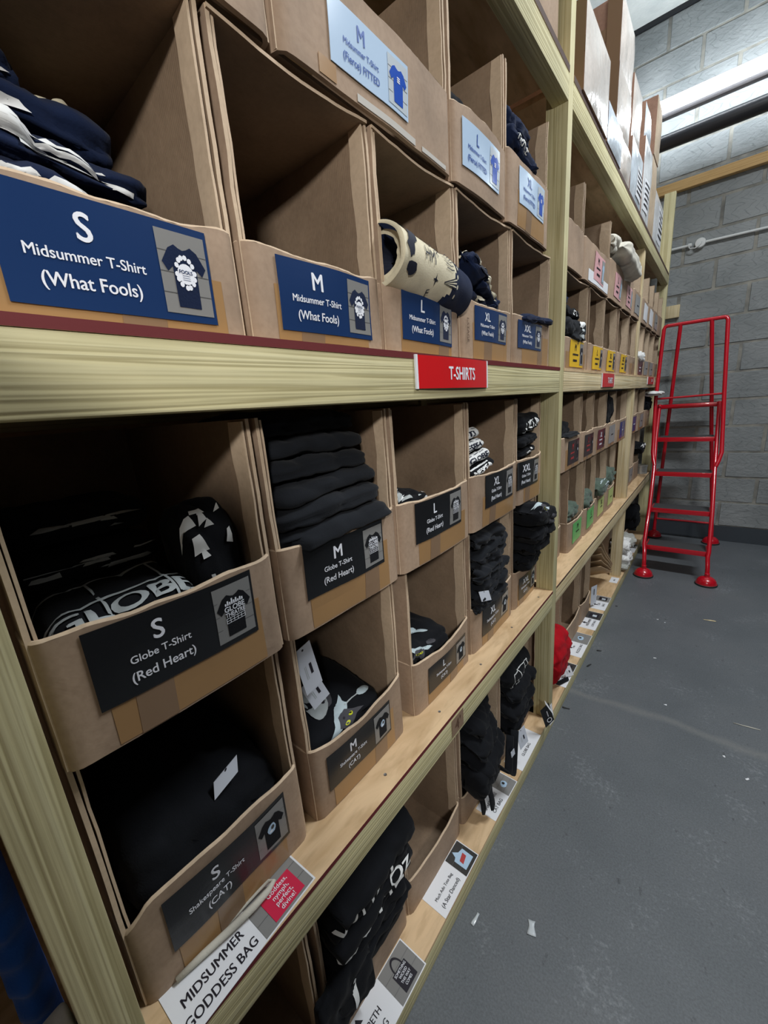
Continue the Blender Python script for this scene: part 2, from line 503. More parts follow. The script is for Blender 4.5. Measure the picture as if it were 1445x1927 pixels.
class MB:
    def __init__(self):
        self.v, self.f, self.mi, self.mats = [], [], [], []

    def m(self, name):
        if name not in self.mats:
            self.mats.append(name)
        return self.mats.index(name)

    def face(self, idx, mat):
        self.f.append(tuple(idx))
        self.mi.append(self.m(mat))

    def add(self, pts):
        k = len(self.v)
        self.v.extend([tuple(p) for p in pts])
        return k

    def grid(self, fn, nu, nv, mat, cu=False, cv=False, flip=False, matfn=None):
        k = len(self.v)
        ru = nu if cu else nu + 1
        rv = nv if cv else nv + 1
        for i in range(ru):
            for j in range(rv):
                self.v.append(tuple(fn(i / nu, j / nv)))
        for i in range(nu):
            for j in range(nv):
                a = k + i * rv + j
                b_ = k + ((i + 1) % ru) * rv + j
                c = k + ((i + 1) % ru) * rv + (j + 1) % rv
                d = k + i * rv + (j + 1) % rv
                q = (a, b_, c, d) if not flip else (d, c, b_, a)
                self.face(q, matfn((i + .5) / nu, (j + .5) / nv) if matfn else mat)
        return k

    def slab(self, fn, nfn, th, nu, nv, mat, mat_back=None, mat_rim=None):
        """sheet fn(u,v) with thickness th along -nfn(u,v)"""
        mat_back = mat_back or mat
        mat_rim = mat_rim or mat
        k0 = len(self.v)
        for i in range(nu + 1):
            for j in range(nv + 1):
                self.v.append(tuple(fn(i / nu, j / nv)))
        k1 = len(self.v)
        for i in range(nu + 1):
            for j in range(nv + 1):
                p = Vector(fn(i / nu, j / nv)) - Vector(nfn(i / nu, j / nv)) * th
                self.v.append(tuple(p))
        R = nv + 1
        for i in range(nu):
            for j in range(nv):
                a = i * R + j
                q = (a, a + R, a + R + 1, a + 1)
                self.face([k0 + t for t in q], mat)
                self.face([k1 + t for t in reversed(q)], mat_back)
        rim = [i * R for i in range(nu + 1)] + [nu * R + j for j in range(1, nv + 1)] + \
              [i * R + nv for i in range(nu - 1, -1, -1)] + [j for j in range(nv - 1, 0, -1)]
        L = len(rim)
        for t in range(L):
            a, b_ = rim[t], rim[(t + 1) % L]
            self.face((k0 + b_, k0 + a, k1 + a, k1 + b_), mat_rim)

    def box(self, x0, x1, y0, y1, z0, z1, mat, mats=None, bev=0.0):
        """mats: dict of face name -> material ('+x','-x',...)"""
        mats = mats or {}
        if bev <= 0:
            k = self.add([(x0, y0, z0), (x1, y0, z0), (x1, y1, z0), (x0, y1, z0),
                          (x0, y0, z1), (x1, y0, z1), (x1, y1, z1), (x0, y1, z1)])
            for nme, q in (('-z', (3, 2, 1, 0)), ('+z', (4, 5, 6, 7)), ('-y', (0, 1, 5, 4)),
                           ('+y', (2, 3, 7, 6)), ('-x', (3, 0, 4, 7)), ('+x', (1, 2, 6, 5))):
                self.face([k + t for t in q], mats.get(nme, mat))
            return
        bm = bmesh.new()
        bmesh.ops.create_cube(bm, size=1.0)
        for v in bm.verts:
            v.co = Vector(((x0 + x1) / 2 + v.co.x * (x1 - x0), (y0 + y1) / 2 + v.co.y * (y1 - y0), (z0 + z1) / 2 + v.co.z * (z1 - z0)))
        bmesh.ops.bevel(bm, geom=bm.edges[:], offset=bev, segments=2, affect='EDGES', profile=0.6)
        bm.normal_update()
        k = self.add([v.co[:] for v in bm.verts])
        bm.verts.index_update()
        for f in bm.faces:
            n = f.normal
            ax = max(range(3), key=lambda i: abs(n[i]))
            key = ('+' if n[ax] > 0 else '-') + 'xyz'[ax]
            self.face([k + v.index for v in f.verts], mats.get(key, mat))
        bm.free()

    def tube(self, pts, r, mat, seg=10, caps=True, flat=None):
        """round (or flattened) tube along points"""
        pts = [Vector(p) for p in pts]
        n = len(pts)
        rr = r if isinstance(r, (list, tuple)) else [r] * n
        k = len(self.v)
        up = None
        for i, p in enumerate(pts):
            t = (pts[min(i + 1, n - 1)] - pts[max(i - 1, 0)]).normalized()
            if up is None:
                up = Vector((0, 0, 1)) if abs(t.z) < 0.9 else Vector((1, 0, 0))
            s = t.cross(up)
            if s.length < 1e-6:
                s = t.cross(Vector((0, 1, 0)))
            s.normalize()
            up = s.cross(t).normalized()
            for j in range(seg):
                a = 2 * math.pi * j / seg
                fs, fu = (1, 1) if flat is None else flat
                self.v.append(tuple(p + s * math.cos(a) * rr[i] * fs + up * math.sin(a) * rr[i] * fu))
        for i in range(n - 1):
            for j in range(seg):
                a = k + i * seg + j
                b_ = k + i * seg + (j + 1) % seg
                self.face((a, b_, b_ + seg, a + seg), mat)
        if caps:
            self.face([k + j for j in reversed(range(seg))], mat)
            self.face([k + (n - 1) * seg + j for j in range(seg)], mat)

    def lathe(self, c, prof, mat, seg=24, matfn=None):
        """profile [(r,z)] about the z axis through c"""
        k = len(self.v)
        for (r, z) in prof:
            for j in range(seg):
                a = 2 * math.pi * j / seg
                self.v.append((c[0] + r * math.cos(a), c[1] + r * math.sin(a), c[2] + z))
        for i in range(len(prof) - 1):
            for j in range(seg):
                a = k + i * seg + j
                b_ = k + i * seg + (j + 1) % seg
                self.face((a, b_, b_ + seg, a + seg), matfn(i) if matfn else mat)
        self.face([k + j for j in reversed(range(seg))], matfn(0) if matfn else mat)
        self.face([k + (len(prof) - 1) * seg + j for j in range(seg)], matfn(len(prof) - 2) if matfn else mat)

    # ---- flat artwork laid on a surface map mp(a, b, off)
    def tris(self, P, T, mp, off, mat, maxlen=None):
        if not maxlen:
            k = self.add([mp(a, b, off) for a, b in P])
            for t in T:
                self.face([k + i for i in t], mat)
            return
        st = [tuple(P[i] for i in t) for t in T]
        g = 0
        while st and g < 6000:
            g += 1
            a, b, c = st.pop()
            e = [((a[0] - b[0]) ** 2 + (a[1] - b[1]) ** 2, 0), ((b[0] - c[0]) ** 2 + (b[1] - c[1]) ** 2, 1), ((c[0] - a[0]) ** 2 + (c[1] - a[1]) ** 2, 2)]
            L, w_ = max(e)
            if L > maxlen ** 2:
                if w_ == 0:
                    mpt = ((a[0] + b[0]) / 2, (a[1] + b[1]) / 2)
                    st += [(a, mpt, c), (mpt, b, c)]
                elif w_ == 1:
                    mpt = ((b[0] + c[0]) / 2, (b[1] + c[1]) / 2)
                    st += [(a, b, mpt), (a, mpt, c)]
                else:
                    mpt = ((c[0] + a[0]) / 2, (c[1] + a[1]) / 2)
                    st += [(a, b, mpt), (mpt, b, c)]
                continue
            k = self.add([mp(*q, off) for q in (a, b, c)])
            self.face((k, k + 1, k + 2), mat)

    def poly(self, pts, mp, off, mat, maxlen=None):
        T = tessellate_polygon([[Vector((p[0], p[1], 0)) for p in pts]])
        TT = []
        for t in T:
            a, b, c = (pts[i] for i in t)
            ar = (b[0] - a[0]) * (c[1] - a[1]) - (c[0] - a[0]) * (b[1] - a[1])
            TT.append(t if ar > 0 else (t[0], t[2], t[1]))
        self.tris(pts, TT, mp, off, mat, maxlen)

    def rect(self, a0, a1, b0, b1, mp, off, mat, maxlen=None):
        self.poly([(a0, b0), (a1, b0), (a1, b1), (a0, b1)], mp, off, mat, maxlen)

    def disc(self, ca, cb, ra, rb, mp, off, mat, n=16, maxlen=None, wob=0.0, seed=0, rot=0.0):
        rnd = random.Random(seed)
        pts = []
        for i in range(n):
            t = 2 * math.pi * i / n
            q = 1 + wob * (rnd.random() - .5)
            x, y = ra * math.cos(t) * q, rb * math.sin(t) * q
            pts.append((ca + x * math.cos(rot) - y * math.sin(rot), cb + x * math.sin(rot) + y * math.cos(rot)))
        self.poly(pts, mp, off, mat, maxlen)

    def text(self, s, size, ca, cb, mp, off, mat, sx=1.0, bold=0.012, rot=0.0, maxlen=None):
        P, T = text2d(s, 0)
        c, sn = math.cos(rot), math.sin(rot)
        for k_, (dx_, dy_) in enumerate(((0, 0),) if bold <= 0 else ((-bold, 0), (bold, 0), (0, bold * .6), (0, -bold * .6))):
            Q = []
            for x, y in P:
                x = (x + dx_) * size * sx
                y = (y + dy_) * size
                Q.append((ca + x * c - y * sn, cb + x * sn + y * c))
            self.tris(Q, T, mp, off + .00007 * k_, mat, maxlen)

    def build(self, name, parent=None, loc=None, smooth=False, sub=0, angle=None, weld=False):
        base = BASE.get(parent.name, Vector((0, 0, 0))) if parent else Vector(loc or (0, 0, 0))
        me = bpy.data.meshes.new(name)
        me.from_pydata([tuple(Vector(p) - base) for p in self.v], [], self.f)
        for mn in self.mats:
            me.materials.append(MATS[mn])
        me.polygons.foreach_set('material_index', self.mi)
        if weld:
            bm = bmesh.new()
            bm.from_mesh(me)
            bmesh.ops.remove_doubles(bm, verts=bm.verts[:], dist=1e-5)
            bm.to_mesh(me)
            bm.free()
        if smooth:
            me.polygons.foreach_set('use_smooth', [True] * len(me.polygons))
            if angle:
                try:
                    me.set_sharp_from_angle(angle=math.radians(angle))
                except Exception:
                    pass
        me.update()
        o = bpy.data.objects.new(name, me)
        COL.objects.link(o)
        if parent:
            o.parent = parent
        else:
            o.location = base
        BASE[o.name] = base
        if sub:
            md = o.modifiers.new('sub', 'SUBSURF')
            md.levels = md.render_levels = sub
        return o


_T = {}


def text2d(s, bold):
    key = (s, bold)
    if key in _T:
        return _T[key]
    cu = bpy.data.curves.new('t', 'FONT')
    cu.body = s
    cu.size = 1.0
    cu.resolution_u = 4
    cu.offset = bold
    ob = bpy.data.objects.new('t', cu)
    COL.objects.link(ob)
    dg = bpy.context.evaluated_depsgraph_get()
    me = bpy.data.meshes.new_from_object(ob.evaluated_get(dg))
    P = [(v.co.x, v.co.y) for v in me.vertices]
    T = []
    for p in me.polygons:
        vs = list(p.vertices)
        for i in range(1, len(vs) - 1):
            t = (vs[0], vs[i], vs[i + 1])
            a, b, c = (P[q] for q in t)
            ar = (b[0] - a[0]) * (c[1] - a[1]) - (c[0] - a[0]) * (b[1] - a[1])
            T.append(t if ar > 0 else (t[0], t[2], t[1]))
    bpy.data.objects.remove(ob, do_unlink=True)
    bpy.data.curves.remove(cu)
    bpy.data.meshes.remove(me)
    if P:
        cx = (min(p[0] for p in P) + max(p[0] for p in P)) / 2
        cy = 0.36
        P = [(x - cx, y - cy) for x, y in P]
    _T[key] = (P, T)
    return _T[key]


def thing(name, label, cat, loc, group=None):
    o = bpy.data.objects.new(name, None)
    o.empty_display_size = 0.05
    COL.objects.link(o)
    o.location = loc
    BASE[o.name] = Vector(loc)
    tag(o, label, cat, group)
    return o


def tag(o, label, cat, group=None, kind=None):
    o['label'] = label
    o['category'] = cat
    if group:
        o['group'] = group
    if kind:
        o['kind'] = kind
    return o


def structure(o):
    o['kind'] = 'structure'
    return o


# ------------------------------------------------------------------ room shell
YW = 4.542          # back wall face
b = MB()
b.box(-1.0, 2.0, -3.0, YW + .1, -0.05, 0.0, 'floor_paint')
structure(b.build('floor'))
b = MB()
b.box(-1.0, 2.0, -3.0, YW + .1, 4.16, 4.22, 'plaster')
structure(b.build('ceiling'))

rnd = random.Random(5)
b = MB()
b.box(-1.0, 2.0, YW + .004, YW + .1, 0, 4.16, 'mortar')
row_h, z0 = 0.2222, 0.138
zz = z0 - row_h
r_i = 0
while zz < 4.16:
    xo = -1.0 - (0.225 if r_i % 2 else 0.0) - 0.06
    x = xo
    while x < 2.0:
        a0, a1 = max(-1.0, x + .006), min(2.0, x + .45 - .006)
        c0, c1 = max(0, zz + .005), min(4.16, zz + row_h - .005)
        if a1 - a0 > .04 and c1 - c0 > .02:
            d = rnd.uniform(-.002, .003)
            sd = rnd.random() * 50

            def blk(u, v, a0=a0, a1=a1, c0=c0, c1=c1, d=d, sd=sd):
                u = [0, .018, .05, .25, .5, .75, .95, .982, 1][round(u * 8)]
                v = [0, .03, .09, .35, .65, .91, .97, 1][round(v * 7)]
                X_ = a0 + (a1 - a0) * u
                Z_ = c0 + (c1 - c0) * v
                e = min(u, 1 - u) * (a1 - a0), min(v, 1 - v) * (c1 - c0)
                j = .004 * nz((X_, 0, Z_), 9, sd) if (u in (0, 1) or v in (0, 1)) else 0
                rec = .012 if min(e) < .001 else 0.0
                return (X_ + j, YW - d + rec + .002 * nz((X_, 1, Z_), 14, sd), Z_ + j)
            b.grid(blk, 8, 7, 'block_face')
        x += .45
    zz += row_h
    r_i += 1
structure(b.build('wall_back', smooth=True, angle=50))
b = MB()
b.box(-1.0, 2.0, YW - .006, YW + .004, 0, 0.140, 'dark_band_paint')
structure(b.build('baseboard_back'))
b = MB()
b.box(-1.0, 2.0, YW - .02, YW + .004, 4.132, 4.16, 'black_trim')
structure(b.build('trim_1'))
for nme, args in (('wall_left', (-1.1, -1.0, -3.0, YW + .1)), ('wall_right', (2.0, 2.1, -3.0, YW + .1)), ('wall_near', (-1.0, 2.0, -3.1, -3.0))):
    b = MB()
    b.box(*args, 0, 4.16, 'plain_wall' if nme != 'wall_right' else 'dark_wall')
    structure(b.build(nme))

# ------------------------------------------------------------------ timber rack
rack = thing('storage_rack', 'long treated timber storage rack holding rows of cardboard boxes along the aisle', 'shelving rack', (0, 1.45, 0))


def part(name, mat, *dims, bev=0.0025, mats=None, parent=rack):
    b_ = MB()
    b_.box(*dims, mat, mats=mats, bev=bev)
    return b_.build(name, parent, smooth=True, angle=40)


part('post', 'treated_wood_z', -.062, 0, -.022, .022, 0, 2.95)
part('post', 'treated_wood_z', -.064, 0, 1.457, 1.502, 0, 2.95)
part('post', 'treated_wood_z', -.075, 0, 4.306, 4.352, 0, 2.86)
for yy in (-.02, 1.457, 4.306):
    part('post', 'treated_wood_z', -.62, -.56, yy, yy + .045, 0, 2.28)
for (z0_, z1_) in ((.590, .655), (1.396, 1.465), (2.200, 2.265)):
    part('rail', 'treated_wood_y', -.045, 0, .022, 1.457, z0_, z1_)
    part('rail', 'pale_wood_y' if z0_ < 2 else 'treated_wood_y', -.045, 0, 1.502, 4.306, z0_, z1_)
    part('rail', 'treated_wood_y', -.045, 0, -1.2, -.022, z0_, z1_)
    part('rail', 'treated_wood_y', -.62, -.575, -1.2, 4.352, z0_ - .001, z1_)
for (z0_, z1_, e1, e2) in ((.655, .664, 'ply_red_edge', 'ply_dark_edge'), (1.465, 1.475, 'ply_red_edge', 'plywood'), (2.265, 2.281, 'ply_dark_edge', 'ply_dark_edge')):
    part('shelf_board', 'plywood', -.62, .001, -.022 if z0_ < 1 else -.022, 1.457, z0_, z1_, bev=0, mats={'+x': e1})
    part('shelf_board', 'plywood', -.62, .001, 1.502, 4.306, z0_, z1_, bev=0, mats={'+x': e2})
    part('shelf_board', 'plywood', -.62, .001, -1.2, -.03, z0_, z1_, bev=0, mats={'+x': 'plywood'})
part('kick_board', 'treated_wood_y', -.03, 0, .022, 1.457, 0, .066)
part('kick_board', 'treated_wood_y', -.03, 0, 1.502, 4.306, 0, .066)
part('shelf_board', 'plywood', -.62, .0, .022, 1.457, .066, .075, bev=0)
part('shelf_board', 'plywood', -.62, .0, 1.502, 4.306, .066, .075, bev=0)
for (z0_, z1_) in ((1.475, 2.200), (.664, 1.396), (.075, .590)):
    part('stud', 'pale_wood_z', -.080, -.012, 3.105, 3.150, z0_, z1_)
b = MB()
for (x_, y_, z_) in ((-.03, .47, .664), (-.03, .68, .664), (-.028, .90, .664), (-.03, 1.13, .664), (-.028, 1.38, .664)):
    b.lathe((x_, y_, z_), [(.0035, 0), (.0035, .0006), (.0015, .0002)], 'screw_steel', 10)
b.build('screw', rack)
# back panel behind the boxes
part('back_panel', 'plywood', -.655, -.64, -1.2, 4.352, 0, 2.28, bev=0)


# ------------------------------------------------------------------ labels on boxes
def tee(mb, mp, ca, cb, s, off, mat, ml=None, wide=1.0):
    P = [(-.17, .40), (-.08, .36), (0, .34), (.08, .36), (.17, .40), (.30, .34), (.46, .14), (.36, .02), (.25, .10), (.24, -.46), (-.24, -.46), (-.25, .10), (-.36, .02), (-.46, .14), (-.30, .34)]
    mb.poly([(ca + x * s * wide, cb + y * s) for x, y in P], mp, off, mat, ml)


STY = {
    'navy': dict(card='navy_card', ink='ink_white', l2='Midsummer T-Shirt', l3='(What Fools)', pic='plank', shirt='navy_cotton', prt='ring'),
    'globe': dict(card='black_card', ink='ink_white', l2='Globe T-Shirt', l3='(Red Heart)', pic='plank', shirt='black_cotton', prt='globe'),
    'cat': dict(card='black_card', ink='ink_white', l2='Shakespeare T-Shirt', l3='(CAT)', pic='plank', shirt='black_cotton', prt='cat'),
    'pale': dict(card='paleblue_card', ink='ink_blue', l2='Midsummer T-Shirt', l3='(Fierce) FITTED', pic='photo_pale', shirt='photo_blue', prt='tiny'),
    'yellow': dict(card='yellow_card', ink='ink_black', l2='#', l3='#', pic='photo_plank', shirt='ink_black', prt='dot'),
    'pink': dict(card='pink_card', ink='ink_black', l2='#', l3='#', pic='grey_card', shirt='photo_lightblue', prt=''),
    'maroon': dict(card='maroon_card', ink='ink_white', l2='#', l3='#', pic='photo_dark', shirt='ink_black', prt='dot'),
    'black': dict(card='black_card', ink='ink_red', l2='#', l3='#', pic='photo_dark', shirt='ink_black', prt='dot'),
    'violet': dict(card='violet_card', ink='ink_white', l2='#', l3='', pic='', shirt='', prt=''),
    'green': dict(card='green_card', ink='ink_black', l2='#', l3='', pic='', shirt='', prt=''),
    'lime': dict(card='lime_card', ink='ink_black', l2='#', l3='', pic='', shirt='', prt=''),
    'grey': dict(card='grey_card', ink='ink_black', l2='#', l3='', pic='', shirt='', prt=''),
    'white': dict(card='white_paper', ink='ink_black', l2='', l3='', pic='', shirt='', prt=''),
}


def box_label(parent, mp, w_, h, style, size):
    """laminated card: letter, two lines, photo on its right; sub-part: the photo"""
    st = STY[style]
    mb = MB()
    mb.slab(lambda u, v: mp((u - .5) * w_, (v - .5) * h, .0016), lambda u, v: (1, 0, 0), .0008, 20, 8, st['card'])
    o = .0022
    haspic = bool(st['pic'])
    tx = -.145 * w_ if haspic else 0
    mb.text(size, .25 * h / .70, tx, .245 * h, mp, o, st['ink'], bold=.022, sx=.9)
    rb = random.Random(int(abs(w_) * 1e5) + len(size))
    if st['l2'] == '#':                      # lines too small to read in the photo
        for (bb_, hh_, ww_) in ((-.03, .07, .34), (-.255, .09, .26)) if st['l3'] else ((-.03, .07, .3),):
            a_ = tx - ww_ * w_ / 2
            while a_ < tx + ww_ * w_ / 2:
                q_ = rb.uniform(.02, .07) * w_
                mb.rect(a_, a_ + q_, (bb_ - hh_ / 2) * h, (bb_ + hh_ / 2) * h, mp, o, st['ink'])
                a_ += q_ + .012 * w_
    elif st['l2']:
        L2 = st['l2']
        mb.text(L2, .098 * h / .70, tx, -.03 * h, mp, o, st['ink'], bold=.016, sx=.92 if len(L2) < 18 else .84)
    if st['l3'] and st['l3'] != '#':
        mb.text(st['l3'], .125 * h / .70, tx, -.255 * h, mp, o, st['ink'], bold=.018, sx=.9)
    lab = mb.build('size_label', parent)
    if haspic:
        pm = MB()
        pw, ph = .285 * w_, .84 * h
        cx = .5 * w_ - pw / 2 - .02 * w_
        pic = 'photo_plank' if st['pic'] == 'plank' else st['pic']
        pm.rect(cx - pw / 2, cx + pw / 2, -ph / 2, ph / 2, mp, o, pic, .013)
        if st['pic'] in ('plank', 'photo_pale'):
            for k in range(1, 4):
                yb = -ph / 2 + ph * k / 4
                pm.rect(cx - pw / 2, cx + pw / 2, yb - .0004, yb + .0004, mp, o + .0002, 'photo_plank_line')
        s = ph * .88
        wd = min(1.0, pw * .98 / s)
        tee(pm, mp, cx, -.01 * h, s, o + .0005, st['shirt'], .013, wide=wd)
        q = o + .0010
        if st['prt'] == 'ring':
            pm.disc(cx, 0, .13 * s, .145 * s, mp, q, 'ink_white', 18)
            rr_ = random.Random(3)
            for i in range(14):
                t = 2 * math.pi * i / 14 + rr_.random() * .2
                pm.disc(cx + .19 * s * math.cos(t) * wd, .02 * s + .21 * s * math.sin(t), .035 * s, .04 * s, mp, q, 'ink_white', 7)
            pm.text('FOOLS', .07 * s, cx, .03 * s, mp, q + .0003, 'navy_card', bold=.02)
            for i in range(3):
                pm.rect(cx - .06 * s, cx + .06 * s, -(.02 + .03 * i) * s, -(.03 + .03 * i) * s + .004 * s, mp, q + .0003, 'navy_card')
        elif st['prt'] == 'globe':
            pm.text('GLOBE', .15 * s, cx, .10 * s, mp, q, 'ink_white', bold=.03, sx=.95)
            pm.text('THEATRE', .13 * s, cx, -.02 * s, mp, q, 'ink_white', bold=.03, sx=.78)
            for i in range(9):
                hh = (.05, .09, .06, .12, .07, .1, .05, .08, .06)[i]
                xx = cx + (i - 4) * .045 * s
                pm.rect(xx - .016 * s, xx + .016 * s, .17 * s, (.17 + hh) * s, mp, q, 'ink_white')
            for i in range(3):
                pm.rect(cx - .2 * s, cx + .2 * s, -(.10 + .05 * i) * s, -(.09 + .05 * i) * s, mp, q, 'ink_white')
            for i in range(6):
                xx = cx + (i - 2.5) * .08 * s
                pm.rect(xx - .005 * s, xx + .005 * s, -.20 * s, -.09 * s, mp, q, 'ink_white')
        elif st['prt'] == 'cat':
            pm.disc(cx, .05 * s, .12 * s, .15 * s, mp, q, 'photo_lightblue', 12, wob=.3, seed=4)
            pm.disc(cx + .02 * s, .07 * s, .05 * s, .06 * s, mp, q + .0002, 'photo_dark', 8)
            pm.disc(cx - .03 * s, -.02 * s, .05 * s, .03 * s, mp, q + .0002, 'ink_white', 8)
        elif st['prt'] == 'tiny':
            for i in range(3):
                pm.rect(cx - .07 * s, cx + .07 * s, (.13 - .05 * i) * s, (.16 - .05 * i) * s, mp, q, 'ink_white')
        elif st['prt'] == 'dot':
            pm.disc(cx, .06 * s, .06 * s, .09 * s, mp, q, 'ink_white', 8)
        pm.build('shirt_photo', lab)
    return lab


# ------------------------------------------------------------------ open cardboard boxes
def carton(label, y0, y1, z0, z1, xf, lip, style=None, size='', roof=True, depth=.44, seed=0, bulge=.006, sag=.006,
           lab=None, tape=True, group=None, mat='cardboard', lipfn=None, tapes=()):
    """open-front box: low front wall with rounded corners, full side walls, back, floor and top.
    lab = (yc, zc, w, h, tilt)"""
    root = thing('cardboard_box', label, 'box', (xf - depth / 2, (y0 + y1) / 2, z0), group)
    W = y1 - y0
    r = min(.016, W * .12)
    th = .006

    def fx(y, z):
        s = min(1, max(0, (y - y0) / W))
        return xf + bulge * math.sin(math.pi * s) * (0.4 + .6 * min(1, max(0, (z - z0) / lip))) + .0028 * nz((0, y, z), 11, seed) * math.sin(math.pi * s) ** .5

    def liph(s):
        base = lip - sag * math.sin(math.pi * s) + .0045 * nz((s * 3.1, seed, 0), 2.0, seed)
        if lipfn:
            base += lipfn(s)
        return base
    # front: rounded outline
    back = .035
    Lt = back + math.pi * r / 2 + (W - 2 * r) + math.pi * r / 2 + back

    def path(u, inset=0.0):
        d = u * Lt
        rr = r - inset
        if d < back:
            return xf - r - back + d, y0 + inset, 0.0
        d -= back
        q = math.pi * r / 2
        if d < q:
            a = d / r
            return xf - r + rr * math.sin(a), y0 + r - rr * math.cos(a), 0.0
        d -= q
        if d < W - 2 * r:
            return xf - inset, y0 + r + d, 1.0
        d -= (W - 2 * r)
        if d < q:
            a = d / r
            return xf - r + rr * math.cos(a), y1 - r + rr * math.sin(a), 0.0
        d -= q
        return xf - r - d, y1 - inset, 0.0

    mb = MB()
    nu, nv = 44, 7

    def surf(u, v, inset):
        x, y, fl = path(u, inset)
        s = min(1, max(0, (y - y0) / W))
        z = z0 + v * liph(s)
        x += (fx(y, z) - xf) * (1.0 if fl else .6)
        return (x, y, z)
    k0 = mb.grid(lambda u, v: surf(u, v, 0), nu, nv, mat)
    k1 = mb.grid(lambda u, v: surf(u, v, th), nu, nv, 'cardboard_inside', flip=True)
    # rounded torn rim
    R = nv + 1

    def rimp(u, w2):
        o_ = Vector(surf(u, 1, 0))
        i_ = Vector(surf(u, 1, th))
        return o_.lerp(i_, w2) + Vector((0, 0, .003 * math.sin(math.pi * w2) + .0008 * nz((u * 20, w2, seed), 3, seed)))
    mb.grid(rimp, nu, 3, 'cardboard_edge')
    mb.grid(lambda u, v: surf(u, 0, th * v), nu, 1, mat, flip=True)
    # side walls
    H = z1 - z0
    xb = xf - depth
    for sgn, yy in ((1, y0), (-1, y1)):
        amp = .0025

        def wall(u, v, yy=yy, sgn=sgn):
            x = xb + (xf - .007 - xb) * u
            z = z0 + .001 + (H - .002) * v
            d = amp * nz((x, yy, z), 8, seed + yy) * math.sin(math.pi * v) ** .5
            x += .0025 * nz((0, yy * 5, z), 22, seed) * (u > .99) * (v > lip / H)
            return (x, yy + sgn * (.0012 + abs(d)), z)
        if sgn > 0:
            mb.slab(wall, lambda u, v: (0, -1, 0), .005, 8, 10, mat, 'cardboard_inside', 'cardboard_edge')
        else:
            mb.slab(wall, lambda u, v: (0, 1, 0), .005, 8, 10, mat, 'cardboard_inside', 'cardboard_edge')
        # folded front flap inside the wall with an uneven edge
        fl_w = .03 + .012 * nz((yy, 0, 0), 7, seed)

        def flap(u, v, yy=yy, sgn=sgn, fl_w=fl_w):
            z = z0 + lip * .6 + (H - lip * .6 - .004) * v
            x = xf - .0085 - u * (fl_w + .007 * nz((0, yy, z), 16, seed + 3))
            x += .002 * nz((0, yy * 5, z), 22, seed)
            return (x, yy + sgn * (.0118 + .0015 * nz((x, yy, z), 15, seed) - .0020 * u), z)
        mb.slab(flap, lambda u, v, s_=sgn: (0, s_, 0), .003, 3, 9, 'cardboard_edge' if sgn < 0 else mat, mat, 'cardboard_edge')
    # back, floor, roof
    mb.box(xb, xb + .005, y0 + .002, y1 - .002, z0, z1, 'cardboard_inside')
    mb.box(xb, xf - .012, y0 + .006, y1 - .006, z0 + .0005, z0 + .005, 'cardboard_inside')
    if roof:
        def rf(u, v):
            x = xb + (xf - .004 - xb) * u
            y = y0 + .002 + (W - .004) * v
            zz_ = z1 - .001 - .006 * math.sin(math.pi * v) * u - .002 * (1 + nz((x, y, 0), 9, seed)) * math.sin(math.pi * v)
            return (x + .002 * nz((0, y, 0), 25, seed) * (u > .99), y, zz_)
        mb.slab(rf, lambda u, v: (0, 0, 1), .004, 5, 12, mat, 'cardboard_inside', 'cardboard_edge')
    mb.build('carton', root, smooth=True, angle=45)

    def mp_at(yc, zc, tilt=0.0, extra=0.0):
        c, sn = math.cos(tilt), math.sin(tilt)

        def mp(a, b_, off):
            y = yc + a * c - b_ * sn
            z = zc + a * sn + b_ * c
            return Vector((fx(y, z) + off + extra, y, z))
        return mp
    if tape:
        rn = random.Random(seed * 7 + 1)
        tm = MB()
        mp = mp_at((y0 + y1) / 2, z0)
        a0 = -W * rn.uniform(.30, .36)
        a1 = W * rn.uniform(.32, .40)
        zt = lip * rn.uniform(.5, .66)
        tm.slab(lambda u, v: mp(a0 + (a1 - a0) * u, .003 + (zt - .003) * v, .0007), lambda u, v: (1, 0, 0), .0005, 8, 3, 'tape_amber')
        sx = rn.uniform(-.05, .05)
        tm.slab(lambda u, v: mp(sx - .02 + .04 * u + .004 * v, .002 + (lip * .7) * v, .0011), lambda u, v: (1, 0, 0), .0004, 2, 4, 'tape_brown')
        tm.build('packing_tape', root)
    for (ya, yb, za, zb, tmn) in tapes:
        tm = MB()
        mp = mp_at(0, 0)
        tm.slab(lambda u, v: mp(ya + (yb - ya) * u, za + (zb - za) * v, .0012), lambda u, v: (1, 0, 0), .0005, 6, 2, tmn)
        tm.build('packing_tape', root)
    if style:
        yc, zc, lw, lh, tl = lab
        box_label(root, mp_at(yc, zc, tl, .0006), lw, lh, style, size)
    CARTONS.append((xf, y0, y1, z0, z1, lip, roof, bulge))
    return root


CARTONS = []
LW, LH = .172, .084
G = 'open boxes in the near bay'
# first tier above the middle rail
R1 = dict(z0=1.4755, z1=1.795, xf=-.016, lip=.107)
carton('open cardboard box with navy size S label holding a heap of navy shirts', .026, .296, style='navy', size='S', lab=(.170, 1.530, LW, .088, .0), seed=1, group=G, bulge=.003, **R1)
carton('empty cardboard box with navy size M label above the middle rail', .303, .552, style='navy', size='M', lab=(.430, 1.532, LW, LH, .0), seed=2, group=G, **R1)
carton('cardboard box with navy size L label under the rolled cream shirt', .559, .808, style='navy', size='L', lab=(.682, 1.537, LW - .004, .080, -.02), seed=3, group=G, **R1)
carton('cardboard box with navy size XL label above the red sign', .815, 1.092, style='navy', size='XL', lab=(.953, 1.553, LW, .070, 0), seed=4, group=G, **{**R1, 'lip': .122})
hw = MB()
hw.text('1-STAGE', .0135, 0, 0, lambda a, b_, off: Vector((-.0128 + off, .838 + b_, 1.535 - a)), .0006, 'ink_brown', bold=0)
